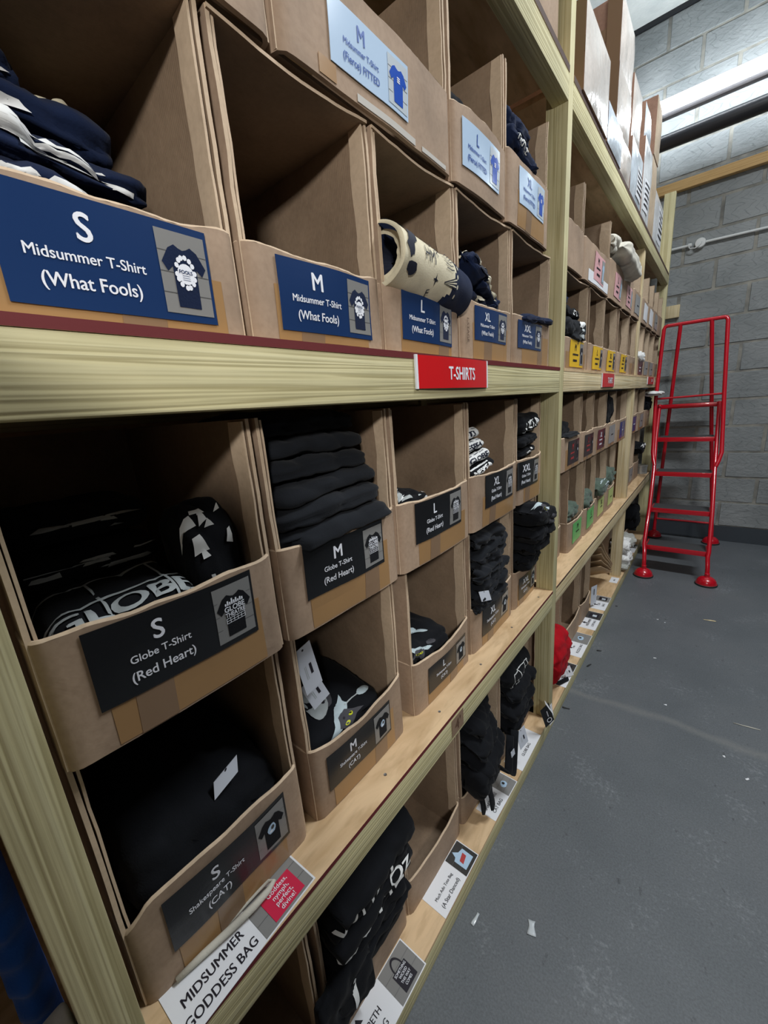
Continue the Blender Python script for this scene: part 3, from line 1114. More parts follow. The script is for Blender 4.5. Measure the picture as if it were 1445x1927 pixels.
hw.build('handwriting', [o_ for o_ in bpy.data.objects if o_.get('label', '').startswith('cardboard box with navy size XL label')][0])
carton('cardboard box with navy size XXL label against the middle post', 1.099, 1.40, style='navy', size='XXL', lab=(1.210, 1.553, LW + .004, .070, 0), seed=5, group=G, **{**R1, 'lip': .124})
# second tier, open at the top
T2 = dict(z0=1.797, z1=2.112, xf=-.012, lip=.128, roof=False, bulge=.008)
carton('plain fronted cardboard box above the heap of navy shirts, no label', .100, .382, seed=11, group=G, tape=False, tapes=((.22, .30, 1.80, 1.86, 'tape_brown'),), **{**T2, 'lip': .17})
carton('cardboard box with pale blue size M label under the top rail', .389, .786, style='pale', size='M', lab=(.555, 1.856, .168, .070, 0), seed=12, group=G, tape=False, tapes=((.52, .66, 1.799, 1.808, 'tape_clear'), (.68, .76, 1.799, 1.806, 'tape_clear'), (.45, .48, 1.80, 1.82, 'tape_amber')), **T2)
carton('cardboard box with pale blue size L label, shiny at one side', .793, 1.043, style='pale', size='L', lab=(.905, 1.868, .166, .078, .0), seed=13, group=G, tape=False, sag=-.004, **T2)
carton('cardboard box with pale blue size XL label in the upper corner by the post', 1.050, 1.345, style='pale', size='XL', lab=(1.195, 1.887, .176, .078, 0), seed=14, group=G, tape=True, **{**T2, 'lip': .148})
# upper tier below the middle rail
R2 = dict(z0=1.0515, z1=1.386, xf=-.045, lip=.146, bulge=.009, sag=.004, roof=False)
carton('cardboard box with black size S label and printed shirts in its dark inside', .030, .300, style='globe', size='S', lab=(.163, 1.147, .188, .090, 0), seed=21, group=G, **R2)
carton('cardboard box with black size M label under a stack of plain black shirts', .307, .585, style='globe', size='M', lab=(.440, 1.147, .186, .084, 0), seed=22, group=G, **R2)
carton('nearly empty cardboard box with black size L label below the red sign', .592, .888, style='globe', size='L', lab=(.736, 1.148, .192, .088, 0), seed=23, group=G, **R2)
carton('cardboard box with black size XL label under four white printed rolls', .896, 1.206, style='globe', size='XL', lab=(1.060, 1.148, .190, .090, 0), seed=24, group=G, **R2)
carton('cardboard box with black size XXL label below the middle rail by the post', 1.213, 1.432, style='globe', size='XXL', lab=(1.290, 1.148, .174, .088, 0), seed=25, group=G, **R2)
# lower tier standing on the lower shelf
R3 = dict(z0=.6645, z1=1.0505, xf=-.065, lip=.150, bulge=.008)
carton('lowest left cardboard box with black size S label, its lip torn away at one end', .030, .300, style='cat', size='S', lab=(.167, .758, .188, .086, 0), seed=31, group=G, lipfn=lambda s: .012 * math.sin(math.pi * s * .9) - .03 * max(0, .12 - s) * 8, **R3)
carton('cardboard box with black size M label showing a grey cat shirt and white tags', .322, .590, style='cat', size='M', lab=(.444, .748, .180, .076, 0), seed=32, group=G, sag=.012, **R3)
carton('cardboard box with black size L label and cat shirts low inside', .632, .908, style='cat', size='L', lab=(.780, .732, .190, .072, 0), seed=33, group=G, sag=.012, **{**R3, 'lip': .138})
carton('cardboard box with black size XL label overfilled with crumpled black shirts', .925, 1.222, style='cat', size='XL', lab=(1.075, .742, .190, .088, 0), seed=34, group=G, **{**R3, 'lip': .142})
carton('cardboard box with black size XXL label and shirts bulging past the post', 1.236, 1.448, style='cat', size='XXL', lab=(1.352, .730, .160, .082, 0), seed=35, group=G, **{**R3, 'lip': .138})
# bottom shelf
R4 = dict(z0=.0755, z1=.545, xf=-.076, lip=.115, roof=False, tape=False)
carton('open cardboard box in the dark bottom corner beside the near post', .035, .272, seed=41, group=G, **R4)
carton('cardboard box on the bottom shelf stuffed with lettered black tote bags', .285, .556, seed=42, group=G, **R4)
carton('empty cardboard box on the bottom shelf behind the tote bag notice with red photo', .563, .842, seed=43, group=G, **R4)
carton('cardboard box on the bottom shelf spilling plain black bags over its front', .856, 1.142, seed=44, group=G, **{**R4, 'lip': .105})
carton('cardboard box on the bottom shelf full of grid printed bags by the post', 1.150, 1.446, seed=45, group=G, **R4)

# ---- far bay
GF = 'open boxes in the far bay'
F1 = dict(z0=1.4755, z1=1.795, xf=-.016, lip=.108, group=GF)
for i, (a, c, st, sz, lb) in enumerate((
        (1.515, 1.880, 'yellow', 'M', 'far bay cardboard box with the largest looking yellow label, dark shirts above it'),
        (1.905, 2.175, 'yellow', 'L', 'far bay cardboard box with yellow size L label, second from the middle post'),
        (2.183, 2.470, 'yellow', 'XL', 'far bay cardboard box with yellow size XL label above the small red sign'),
        (2.520, 2.812, 'yellow', 'XXL', 'far bay cardboard box with the yellow label nearest the pale stud'),
        (2.822, 3.090, None, '', 'unlabelled cardboard box hidden behind the pale stud on the middle shelf'),
        (3.165, 3.425, 'maroon', '', 'far cardboard box with dark label under the white bundle beyond the stud'),
        (3.435, 3.690, 'grey', '', 'far cardboard box with grey label on the middle shelf, second beyond the stud'),
        (3.700, 3.980, 'grey', '', 'far cardboard box with grey label on the middle shelf, third beyond the stud'),
        (3.990, 4.270, None, '', 'last cardboard box on the middle shelf by the end post'))):
    yc = (a + c) / 2
    carton(lb, a, c, style=st, size=sz, lab=(yc - .0, 1.530, .175, .092, 0) if st else None, seed=50 + i, **F1)
F2 = dict(z0=1.797, z1=2.10, xf=-.012, lip=.140, roof=False, group=GF)
for i, (a, c, st, sz, lb) in enumerate((
        (1.515, 1.745, None, '', 'upper cardboard box in the far bay, half hidden by the middle post'),
        (1.752, 2.190, 'pink', 'M', 'upper cardboard box with pink size M label above a white sheet'),
        (2.198, 2.535, 'pink', 'L', 'upper cardboard box with pink size L label under the off-white roll'),
        (2.543, 2.820, 'pink', 'XL', 'upper cardboard box with pink label nearest the pale stud'),
        (2.828, 3.092, 'grey', '', 'upper cardboard box with grey label partly behind the pale stud'),
        (3.165, 3.44, 'white', '', 'upper far cardboard box with white label, first beyond the stud'),
        (3.450, 3.71, 'white', '', 'upper far cardboard box with white label, second beyond the stud'),
        (3.72, 3.99, 'grey', '', 'upper far cardboard box with grey label, third beyond the stud'),
        (4.00, 4.27, None, '', 'upper far cardboard box beside the end post'))):
    yc = (a + c) / 2
    r_ = carton(lb, a, c, style=st, size=sz, lab=(yc, 1.865, .165, .098, -.03) if st else None, seed=60 + i, tape=False,
                tapes=((a + .06, c - .04, 1.802, 1.842, 'white_paper'),) if i == 1 else (), **{**F2, 'lip': .16 if i in (2, 3) else .14})
F3 = dict(z0=1.0865, z1=1.388, xf=-.035, lip=.135, group=GF, roof=False)
for i, (a, c, st, sz, lb) in enumerate((
        (1.630, 1.930, 'black', 'M', 'far bay cardboard box with black label, black shirt heaped inside, nearest the middle post'),
        (1.940, 2.155, 'black', 'L', 'far bay cardboard box with black label, second from the middle post under the rail'),
        (2.165, 2.440, 'maroon', 'XL', 'far bay cardboard box with maroon label below the small red sign'),
        (2.450, 2.690, 'grey', '', 'far bay cardboard box with tall black garment standing inside'),
        (2.700, 3.060, 'violet', 'L', 'far bay cardboard box with violet label just before the pale stud'),
        (3.165, 3.50, 'violet', '', 'far bay cardboard box with violet label just beyond the pale stud'),
        (3.51, 3.86, 'grey', '', 'far cardboard box with grey label under the middle rail, second beyond the stud'),
        (3.87, 4.20, None, '', 'far cardboard box under the middle rail nearest the end post'))):
    yc = (a + c) / 2
    carton(lb, a, c, style=st, size=sz, lab=(yc + .01, 1.155, .165, .098, 0) if st else None, seed=70 + i, **F3)
F4 = dict(z0=.6645, z1=1.0855, xf=-.060, lip=.145, group=GF, tape=False)
for i, (a, c, st, sz, lb, xf_) in enumerate((
        (1.515, 1.850, None, '', 'set back cardboard box on the lower shelf right behind the middle post', -.085),
        (1.870, 2.145, 'green', 'M', 'lower shelf cardboard box with green size M label and sage shirts', -.060),
        (2.155, 2.385, 'green', 'L', 'lower shelf cardboard box with bright green size L label', -.058),
        (2.395, 2.665, 'lime', 'XL', 'lower shelf cardboard box with lime label holding a sage roll', -.060),
        (2.675, 2.940, 'lime', '', 'lower shelf cardboard box with lime label nearest the pale stud', -.060),
        (3.165, 3.45, 'grey', '', 'lower shelf cardboard box with grey label just past the stud', -.065),
        (3.46, 3.75, 'grey', '', 'lower shelf cardboard box with grey label, second past the stud', -.065),
        (3.76, 4.02, None, '', 'lower shelf cardboard box beside the round tin', -.065))):
    yc = (a + c) / 2
    d = {**F4, 'xf': xf_}
    carton(lb, a, c, style=st, size=sz, lab=(yc, .744, .150, .100, 0) if st else None, seed=80 + i, **d)
F5 = dict(z0=.0755, z1=.545, xf=-.078, lip=.130, roof=False, group=GF, tape=False)
for i, (a, c, lb) in enumerate((
        (1.515, 1.890, 'bottom shelf cardboard box behind the red cloth bag'),
        (1.900, 2.260, 'bottom shelf cardboard box with low bowed front, second past the middle post'),
        (2.270, 2.500, 'bottom shelf cardboard box beside the flat brown paper bags'),
        (3.165, 3.38, 'bottom shelf cardboard box past the stud with white bags in front'),
        (3.39, 3.72, 'bottom shelf cardboard box behind the white striped bag'),
        (3.73, 4.05, 'bottom shelf cardboard box with black cloth at the far end'))):
    carton(lb, a, c, seed=90 + i, **{**F5, 'xf': -.078 if i < 3 else -.10})


# ------------------------------------------------------------------ cloth
class Cloth:
    """closed folded-fabric body: tube along y with super-elliptic section, creases and noise"""

    def __init__(self, c, wy, dx, hz, seed=0, amp=.005, fine=.35, creases=3, cre=.004, droop=0.0, rot=(0, 0, 0), px=.55, pz=.75, taper=.5, sag=0.0, twist=0.0, endp=8):
        self.__dict__.update(locals())
        self.home = next((k for k in CARTONS if k[1] < c[1] < k[2] and k[3] < c[2] < k[4]), None)
        self.M = Matrix.Translation(c) @ (Matrix.Rotation(rot[2], 4, 'Z') @ Matrix.Rotation(rot[1], 4, 'Y') @ Matrix.Rotation(rot[0], 4, 'X'))

    def P(self, u, v):
        t = 2 * math.pi * u
        e = max(0.0, 1 - abs(2 * v - 1) ** self.endp) ** self.taper
        e = max(e, .02)
        ct, st = math.cos(t + self.twist * (v - .5)), math.sin(t + self.twist * (v - .5))
        x = math.copysign(abs(ct) ** self.px, ct) * self.dx / 2 * (0.55 + .45 * e)
        z = math.copysign(abs(st) ** self.pz, st) * self.hz / 2 * e
        y = (v - .5) * self.wy
        g = self.cre * (abs(math.sin(self.creases * math.pi * (z / self.hz + .5) + 1.1 * nz((y, 0, 0), 9, self.seed))) - .6)
        x += g * (1 if x > 0 else -1) * min(1, abs(x) / (self.dx * .4))
        p = Vector((x, y, z))
        n = Vector((ct * .6, 0, st)).normalized()
        q = (x, y, z)
        r1 = max(0.0, 1 - 4.5 * abs(nz((q[0] * 1.5, q[1], q[2] * 1.8), 11, self.seed + 7))) ** 1.4
        r2 = max(0.0, 1 - 4.0 * abs(nz((q[0], q[1] * 1.2, q[2]), 22, self.seed + 17))) ** 1.4
        a = self.amp * (.9 * nz(q, 13, self.seed) - 1.0 * r1 - .45 * r2 + self.fine * nz(q, 55, self.seed + 2))
        p += n * a
        p.y += self.amp * .8 * nz(q, 14, self.seed + 11)
        f = max(0.0, x / self.dx + .1)
        p.z -= self.droop * f * f
        p.z -= self.sag * math.sin(math.pi * v)
        p = self.M @ p
        if self.home:                       # cloth is held by the walls of the box it lies in
            xf, y0, y1, z0, z1, lip, roof, bul = self.home
            if p.x < xf + .006 and p.z > z0 - .01:
                p.y = min(max(p.y, y0 + .0165), y1 - .0165)
                p.z = max(p.z, z0 + .0075)
                if roof:
                    p.z = min(p.z, z1 - .016)
            if z0 - .01 < p.z < z0 + lip + .006:
                if p.x > xf + .004:
                    p.x = max(p.x, xf + bul + .008)
                elif p.x > xf - .0125:
                    p.x = xf - .0125
        return p

    def nrm(self, u, v):
        e = .004
        a = self.P(u + e, v) - self.P(u - e, v)
        b_ = self.P(u, v + e) - self.P(u, v - e)
        n = b_.cross(a)
        return n.normalized() if n.length > 1e-9 else Vector((0, 0, 1))

    def mesh(self, name, mat, parent=None, nu=44, nv=26, matfn=None, loc=None):
        mb = MB()
        mb.grid(lambda u, v: self.P(u, v), nu, nv, mat, cu=True, flip=True, matfn=matfn)
        for vv in (0, nv):
            idx = [i * (nv + 1) + vv for i in range(nu)]
            mb.face(idx if vv == 0 else list(reversed(idx)), mat)
        return mb.build(name, parent, loc=loc or tuple(self.c), smooth=True)

    def mp(self, u0, v0, su=None):
        """flat artwork map: a runs along the width, b climbs over the fold (metres)"""
        per = 2 * (self.dx + self.hz) * .9

        def f(a, b_, off):
            u = u0 + b_ / per
            v = min(.985, max(.015, v0 + a / self.wy))
            return self.P(u, v) + self.nrm(u, v) * (off + .0012)
        return f


def shirt(label, c, wy, dx, hz, mat, group=None, cat='t-shirt', name='folded_shirt', art=None, **kw):
    cl = Cloth(c, wy, dx, hz, **kw)
    o = cl.mesh(name, mat)
    tag(o, label, cat, group)
    if art:
        pm = MB()
        art(pm, cl)
        pm.build('print', o, smooth=True, weld=True)
    return o, cl


def ribbon_art(mats, n, seed, vr=(.1, .9), ur=(-.1, .12), wr=(.02, .06), hr=(.004, .010)):
    """printed strips showing at fold edges"""
    def f(pm, cl):
        rn = random.Random(seed)
        mp = cl.mp(0, .5)
        per = 2 * (cl.dx + cl.hz) * .9
        for i in range(n):
            a = (rn.uniform(*vr) - .5) * cl.wy
            u = rn.uniform(*ur) * per
            w2, h2 = rn.uniform(*wr), rn.uniform(*hr)
            pts = [(a - w2 / 2, u - h2 / 2 + rn.uniform(-.003, .003)), (a + w2 / 2, u - h2 / 2 + rn.uniform(-.003, .003)),
                   (a + w2 / 2 - rn.uniform(0, .008), u + h2 / 2 + rn.uniform(-.002, .002)), (a - w2 / 2 + rn.uniform(0, .008), u + h2 / 2 + rn.uniform(-.002, .002))]
            pm.poly(pts, mp, .0008 + i * .00002, rn.choice(mats), .01)
    return f


# --- navy heap, first tier S
rn = random.Random(21)
gS = 'navy shirts heaped in the top left box'
lbs = ['navy shirt at the bottom of the heap in the top left box', 'navy shirt second from the bottom of the top left heap', 'navy shirt with long white print strips in the top left heap',
       'navy shirt with broad white print edge in the top left heap', 'navy shirt folded high at the back of the top left heap']
dims = [(.158, .235, .060, 1.520, -.115, 0), (.152, .225, .050, 1.566, -.120, 3), (.150, .215, .044, 1.608, -.125, 8), (.143, .205, .042, 1.646, -.132, 8), (.128, .19, .046, 1.686, -.150, 1)]
shirt('navy shirt peaking at the rear left of the top left heap', (-.20, .105, 1.728), .13, .12, .055, 'navy_cotton', gS, seed=109, amp=.012, creases=2, rot=(.2, .1, 0), art=ribbon_art(['print_white'], 3, 77, ur=(-.03, .1), wr=(.02, .04), hr=(.008, .014)))
for i, (yc, wy, hz, zc, xc, npr) in enumerate(dims):
    shirt(lbs[i], (xc, yc, zc), wy, .15 - .008 * i, hz, 'navy_cotton', gS, seed=100 + i, amp=.010, creases=2, cre=.007, droop=.03,
          rot=(-.10, .05, .06 * (i % 2)), art=ribbon_art(['print_white'], npr, 5 + i, vr=(.2, .9), ur=(-.03, .08), wr=(.03, .11), hr=(.006, .011)) if npr else None)
o, cl = shirt('crumpled cream printed shirt on top of the navy heap', (-.205, .205, 1.722), .075, .06, .048, 'cream_cotton', gS, seed=111, amp=.014, creases=1, rot=(.3, 0, .3))

# --- rolled cream and navy shirt on the L box
root = thing('rolled_shirt', 'cream and navy rolled shirt printed with letters, lying across the box lip', 't-shirt', (-.03, .68, 1.585))


def roll_pt(u, v, r0=.052):
    t = 2 * math.pi * u
    y = .566 + .244 * v
    sag = -.022 * v
    rr = r0 * (1 + .05 * nz((math.cos(t), v * 3, math.sin(t)), 1.6, 3)) * (1 - .10 * max(0, v - .75) / .25)
    rr += .003 * abs(math.sin(6 * v + 2 * math.cos(t))) * (v > .6)
    return Vector((-.028 - .01 * v + rr * 1.05 * math.cos(t), y, 1.624 + sag + rr * math.sin(t) * .92))


def roll_n(u, v):
    t = 2 * math.pi * u
    return Vector((math.cos(t), 0, math.sin(t)))


b = MB()
b.grid(roll_pt, 48, 40, 'cream_cotton', cu=True, flip=True, matfn=lambda u, v: 'navy_cotton' if v > .64 + .10 * math.sin(2 * math.pi * u) * .6 + .02 * math.sin(9 * u * math.pi) else 'cream_cotton')
# hollow left end with a spiral of cloth and closed right end
for j, (sc, dy) in enumerate(((1, 0), (.86, .004), (.80, .03), (.3, .045))):
    pass


def endcap(u, v):
    p = roll_pt(u, 0)
    c = Vector((-.028, .566, 1.624))
    k = [1, .88, .80, .62, .45, .2][min(5, int(v * 5.01))]
    dep = [0, -.004, .012, .006, .03, .05][min(5, int(v * 5.01))]
    q = c + (p - c) * k
    q.y = .566 + dep + .008 * nz((math.cos(6.28 * u) * 2, v * 4, math.sin(6.28 * u) * 2), 1.5, 9) * v
    return q


b.grid(endcap, 48, 5, 'cream_cotton', cu=True, matfn=lambda u, v: ['cream_cotton', 'navy_cotton', 'cream_cotton', 'navy_cotton', 'print_navy'][min(4, int(v * 5))] if .1 < u < .8 else 'cream_cotton')


def endcap2(u, v):
    p = roll_pt(u, 1)
    c = Vector((-.038, .81, 1.602))
    q = c + (p - c) * (1 - v * .9)
    q.y = .81 + .012 * math.sin(math.pi * .5 * v) + .004 * nz((u * 8, v * 3, 0), 1, 2)
    return q


b.grid(endcap2, 48, 4, 'navy_cotton', cu=True, flip=True)
b.build('roll', root, smooth=True)
pm = MB()


def rmp(u0, v0):
    def f(a, b_, off):
        u, v = u0 + b_ / (2 * math.pi * .052), v0 + a / .262
        return roll_pt(u, v) + roll_n(u, v) * (off + .0012)
    return f


pm.text('HM', .032, 0, 0, rmp(.03, .30), .0005, 'print_navy', sx=.8, bold=.0, maxlen=.006)
pm.text('LL', .032, 0, 0, rmp(.15, .38), .0005, 'print_navy', sx=.8, bold=.0, rot=.5, maxlen=.006)
pm.poly([(0, .011), (.002, .002), (.009, 0), (.002, -.002), (0, -.011), (-.002, -.002), (-.009, 0), (-.002, .002)], rmp(-.07, .40), .0005, 'print_navy')
pm.disc(0, 0, .008, .013, rmp(.20, .26), .0005, 'print_navy', 14, maxlen=.006)
pm.poly([(0, .006), (.001, .001), (.005, 0), (.001, -.001), (0, -.006), (-.001, -.001), (-.005, 0), (-.001, .001)], rmp(.20, .26), .001, 'print_cream')
for i in range(8):
    pm.poly([(-.012, -.0008), (.014, -.0008 - .0006 * i), (.014, .0008 - .0006 * i), (-.012, .0008)], rmp(.02 + .022 * i, .57 - .004 * i), .0005, 'print_navy', .006)
for i in range(7):
    pm.poly([(-.03, -.001), (.012, -.002 + .003 * i), (.012, .000 + .003 * i), (-.03, .001)], rmp(-.06, .62), .0009 + .0001 * i, 'print_cream' if i % 2 else 'print_navy', .006)
for i in range(4):
    pm.disc(0, 0, .003, .004, rmp(-.10 + .05 * i, .68 + .01 * (i % 2)), .0006, 'print_cream', 8)
for a_, u_ in ((.08, -.10), (.11, .12), (.05, .22)):
    pm.text('F', .022, 0, 0, rmp(u_ - .05, a_ + .30), .0005, 'print_navy', bold=0, rot=.4, maxlen=.006)
for (u_, v_, ra_, rb_, sd_) in ((.20, .07, .016, .020, 1), (.10, .10, .012, .024, 2), (.02, .06, .010, .016, 3), (-.08, .10, .014, .012, 4), (.26, .14, .012, .010, 5)):
    pm.disc(0, 0, ra_, rb_, rmp(u_, v_), .0007, 'print_navy', 14, maxlen=.006, wob=.5, seed=sd_)
pm.build('print', root, smooth=True, weld=True)

# --- XL, first tier: printed navy shirts ; XXL: one navy shirt
g = 'navy shirts in the size XL box'
shirt('lower navy shirt with cream print folds in the navy XL box', (-.075, .935, 1.606), .23, .12, .055, 'navy_cotton', g, seed=120, amp=.012, droop=.03, rot=(-.15, .1, 0), art=ribbon_art(['print_cream'], 12, 8, ur=(-.02, .2), wr=(.015, .04), hr=(.008, .024)))
shirt('upper navy shirt with striped cream fan print in the navy XL box', (-.060, .925, 1.652), .22, .12, .050, 'navy_cotton', g, seed=121, amp=.012, droop=.02, rot=(-.28, .1, .1), art=ribbon_art(['print_cream', 'print_cream', 'print_navy'], 22, 9, vr=(.12, .8), ur=(-.02, .22), wr=(.02, .06), hr=(.004, .010)))
shirt('flat navy shirt draped over the lip of the navy XXL box', (-.055, 1.262, 1.607), .24, .12, .026, 'navy_cotton', None, seed=122, amp=.006, droop=.01, rot=(.06, .1, 0))
shirt('dark shirt heaped in the pale blue L box under the top shelf', (-.13, .875, 1.960), .14, .16, .08, 'black_cotton', None, seed=123, amp=.012)
g = 'navy shirts in the pale blue XL box'
shirt('upper dark folded shirt in the pale blue XL box', (-.075, 1.145, 2.020), .17, .12, .045, 'navy_cotton', g, seed=124, amp=.008)
shirt('navy shirt with clear film wrap in the pale blue XL box', (-.065, 1.155, 1.970), .19, .12, .05, 'navy_cotton', g, seed=125, amp=.010, rot=(-.2, 0, 0), art=lambda pm, cl: pm.text('FIERCE', .022, 0, 0, cl.mp(.0, .35), .001, 'print_white', maxlen=.008))

# --- below the rail: S box with printed black shirts
g = 'printed black shirts in the dark S box'
art1 = lambda pm, cl: (pm.text('GLOBE', .05, 0, .0, cl.mp(.165, .5), .001, 'print_grey', bold=.03, maxlen=.01),
                       [pm.rect(-.09, .09, .026 + .03 * k, .030 + .03 * k, cl.mp(.165, .5), .001, 'print_grey', .01) for k in (-2, 0, 1)],
                       [pm.rect(x_, x_ + .003, -.034, .06, cl.mp(.165, .5), .0012, 'print_grey', .01) for x_ in (-.09, -.02, .05)])
shirt('black shirt with white window grid print at the front of the dark S box', (-.150, .128, 1.134), .165, .19, .130, 'black_cotton', g, seed=130, amp=.005, rot=(.03, .0, 0), art=art1)
shirt('plain black shirt lying at the back floor of the dark S box', (-.30, .135, 1.125), .17, .18, .13, 'black_cotton', g, seed=134, amp=.006)
shirt('black shirt with faint white printed lines, middle of the dark S box', (-.285, .130, 1.215), .17, .20, .05, 'black_cotton', g, seed=131, amp=.006, art=ribbon_art(['print_grey'], 10, 12, ur=(-.02, .06), wr=(.015, .06), hr=(.004, .01)))
shirt('black shirt stacked higher at the back of the dark S box', (-.30, .135, 1.265), .17, .20, .05, 'black_cotton', g, seed=132, amp=.006, art=ribbon_art(['print_grey'], 8, 13, ur=(-.02, .06), wr=(.015, .05), hr=(.004, .01)))
shirt('rolled black shirt with white building print at the right of the dark S box', (-.125, .243, 1.185), .075, .09, .20, 'black_cotton', g, name='rolled_shirt', seed=133, amp=.008, rot=(.1, 0, 0), art=lambda pm, cl: (ribbon_art(['print_white'], 14, 14, vr=(.15, .85), ur=(-.20, .18), wr=(.008, .022), hr=(.008, .022))(pm, cl), [pm.rect(-.012, .012, -.05 + .007 * k, -.047 + .007 * k, cl.mp(0, .4), .0016, 'print_white', .01) for k in range(6)]))

# --- M box: six plain black shirts
g = 'plain black shirts stacked in the M box'
names = ['bottom plain black shirt drooping over the lip of the M box', 'second plain black shirt up in the M box stack', 'third plain black shirt up in the M box stack',
         'fourth plain black shirt up in the M box stack', 'fifth plain black shirt in the M box stack, under the top one', 'top plain black shirt with collar label in the M box stack']
for i in range(6):
    zc = 1.206 + .0335 * i
    o, cl = shirt(names[i], (-.145 - .010 * i, .445 - .006 * (i % 2), zc), .252 - .006 * i, .225, .042, 'washed_black_cotton', g, seed=140 + i, amp=.0055, fine=.1, creases=1 + (i % 2), cre=.005,
                  droop=.022, rot=(.05 if i < 3 else .0, .0, .03 * (i % 3 - 1)), px=.5, pz=.6, sag=-.004,
                  art=(lambda pm, cl: (pm.disc(.04, .0, .014, .008, cl.mp(.22, .55), .001, 'print_white', 16, maxlen=.006), pm.disc(.04, .001, .011, .006, cl.mp(.22, .55), .0016, 'print_navy', 16, maxlen=.006))) if i == 5 else None)
# --- L box: low shirt
shirt('black shirt with white specks low in the black labelled L box', (-.12, .665, 1.178), .12, .14, .075, 'black_cotton', None, seed=150, amp=.01, art=ribbon_art(['print_white', 'print_grey'], 9, 15, ur=(.05, .25), wr=(.01, .03), hr=(.008, .018)))
# --- XL box: four white printed rolls
g = 'white printed rolled shirts in the black labelled XL box'
nm = ['lowest white printed shirt roll, lettered, tilted on the box lip', 'second white printed shirt roll from the bottom', 'third white printed shirt roll from the bottom', 'topmost white printed shirt roll under the rail']
words = ['MESPEA', 'GLOBE', 'ESPEA', 'NTS']


def roll_art(word, i):
    def f(pm, cl):
        mp = cl.mp(.02, .5)
        ink, pap = ('print_white', None) if i == 0 else ('print_navy', 'print_white')
        if pap:
            pm.rect(-.050, .044, -.026, .030, mp, .0005, pap, .008)
            for k in range(3):
                pm.rect(-.046 + .03 * k, -.026 + .03 * k, .020, .0225, mp, .001, ink, .008)
        else:
            pm.rect(-.052, .040, .020, .026, mp, .0005, ink, .008)
        pm.text(word, .034, -.004, -.002, mp, .001, ink, bold=.05, sx=.80, maxlen=.008)
    return f
for i in range(4):
    shirt(nm[i], (-.09 - .006 * i, .972 - .012 * i, 1.212 + .031 * i), .135 - .012 * i, .10, .034, 'black_cotton', g, cat='t-shirt', name='rolled_shirt', seed=160 + i, amp=.004, creases=0, cre=0, px=.9, pz=.9,
          rot=(.22 - .05 * i, 0, -.08), art=roll_art(words[i], i))
g = 'black printed shirts in the black labelled XXL box'
shirt('lower black shirt with white print edge in the XXL box under the rail', (-.10, 1.305, 1.215), .15, .12, .035, 'black_cotton', g, seed=170, amp=.006, rot=(.12, 0, 0), art=ribbon_art(['print_white'], 6, 16, ur=(-.06, .08), wr=(.012, .03), hr=(.008, .016)))
shirt('middle plain black shirt in the XXL box under the rail', (-.10, 1.30, 1.252), .15, .13, .04, 'black_cotton', g, seed=171, amp=.007, rot=(.08, 0, 0))
shirt('top black shirt with bold white letters in the XXL box under the rail', (-.095, 1.305, 1.305), .16, .12, .06, 'black_cotton', g, seed=172, amp=.006, rot=(.1, 0, 0), art=lambda pm, cl: (pm.text('UETA', .05, 0, .0, cl.mp(.0, .5), .001, 'print_white', bold=.04, sx=.8, rot=.15, maxlen=.008), pm.rect(-.06, .05, -.04, -.034, cl.mp(0, .5), .001, 'print_white', .008)))


# --- lower tier contents
def cat_art(k=1.0, u0=.12, v0=.4, ra=0.6):
    def f(pm, cl):
        m0 = cl.mp(u0, v0)
        c_, s_ = math.cos(ra), math.sin(ra)

        def mp(a, b_, off):
            return m0((a * c_ - b_ * s_) * k, (a * s_ + b_ * c_) * k, off)
        pm.disc(0, -.016, .052, .016, mp, .0006, 'print_blue_white', 18, maxlen=.008, wob=.35, seed=3)          # ruff
        pm.poly([(-.026, -.012), (-.034, .040), (-.014, .024), (.014, .024), (.034, .040), (.028, -.012), (.0, -.024)], mp, .0010, 'print_darkgrey', .008)  # head
        for sx in (-1, 1):
            pm.disc(.014 * sx, .006, .0075, .0055, mp, .0014, 'print_yellow', 12)
            pm.disc(.015 * sx, .006, .0026, .0034, mp, .0018, 'ink_black', 8)
        pm.disc(0, -.010, .004, .003, mp, .0014, 'ink_black', 6)
        pm.disc(-.045, -.05, .020, .016, mp, .0006, 'print_darkgrey', 12, maxlen=.008, wob=.2)
    return f


def skull_art(pm, cl):
    m0 = cl.mp(.235, .40)
    pm.disc(0, 0, .030, .018, m0, .0008, 'print_grey', 16, maxlen=.008, rot=.5)
    for a_, b_ in ((.008, .010), (.020, .012), (.012, -.002)):
        pm.disc(a_, b_, .005, .004, m0, .0013, 'ink_black', 8)
    m1 = cl.mp(.17, .76)
    pm.disc(0.02, 0, .020, .010, m1, .0008, 'print_blue_white', 12, maxlen=.008)
    pm.rect(-.04, .01, .000, .003, m1, .0008, 'print_grey', .008)


def hang_tag(parent, p0, right, down, w_, h, name='hang_tag', bars=True, mat='grey_tag', ink='ink_black'):
    p0, right, down = Vector(p0), Vector(right).normalized(), Vector(down).normalized()
    n = right.cross(down).normalized()
    if n.x < 0:
        n = -n
    mb = MB()

    def mp(a, b_, off):
        return p0 + right * a - down * b_ + n * off
    mb.slab(lambda u, v: mp((u - .5) * w_, -h * (1 - v), 0.0005), lambda u, v: n, .001, 1, 1, mat)
    mb.disc(0, -h * .07, .0022, .0022, mp, .0008, 'ink_black', 8)
    if bars:
        mb.rect(w_ * .08, w_ * .22, -h * .66, -h * .42, mp, .0008, ink)
        for k in range(2):
            mb.rect(-w_ * (.12 + .08 * k), -w_ * (.09 + .08 * k), -h * .72, -h * .42, mp, .0008, 'print_grey')
    return mb.build(name, parent)


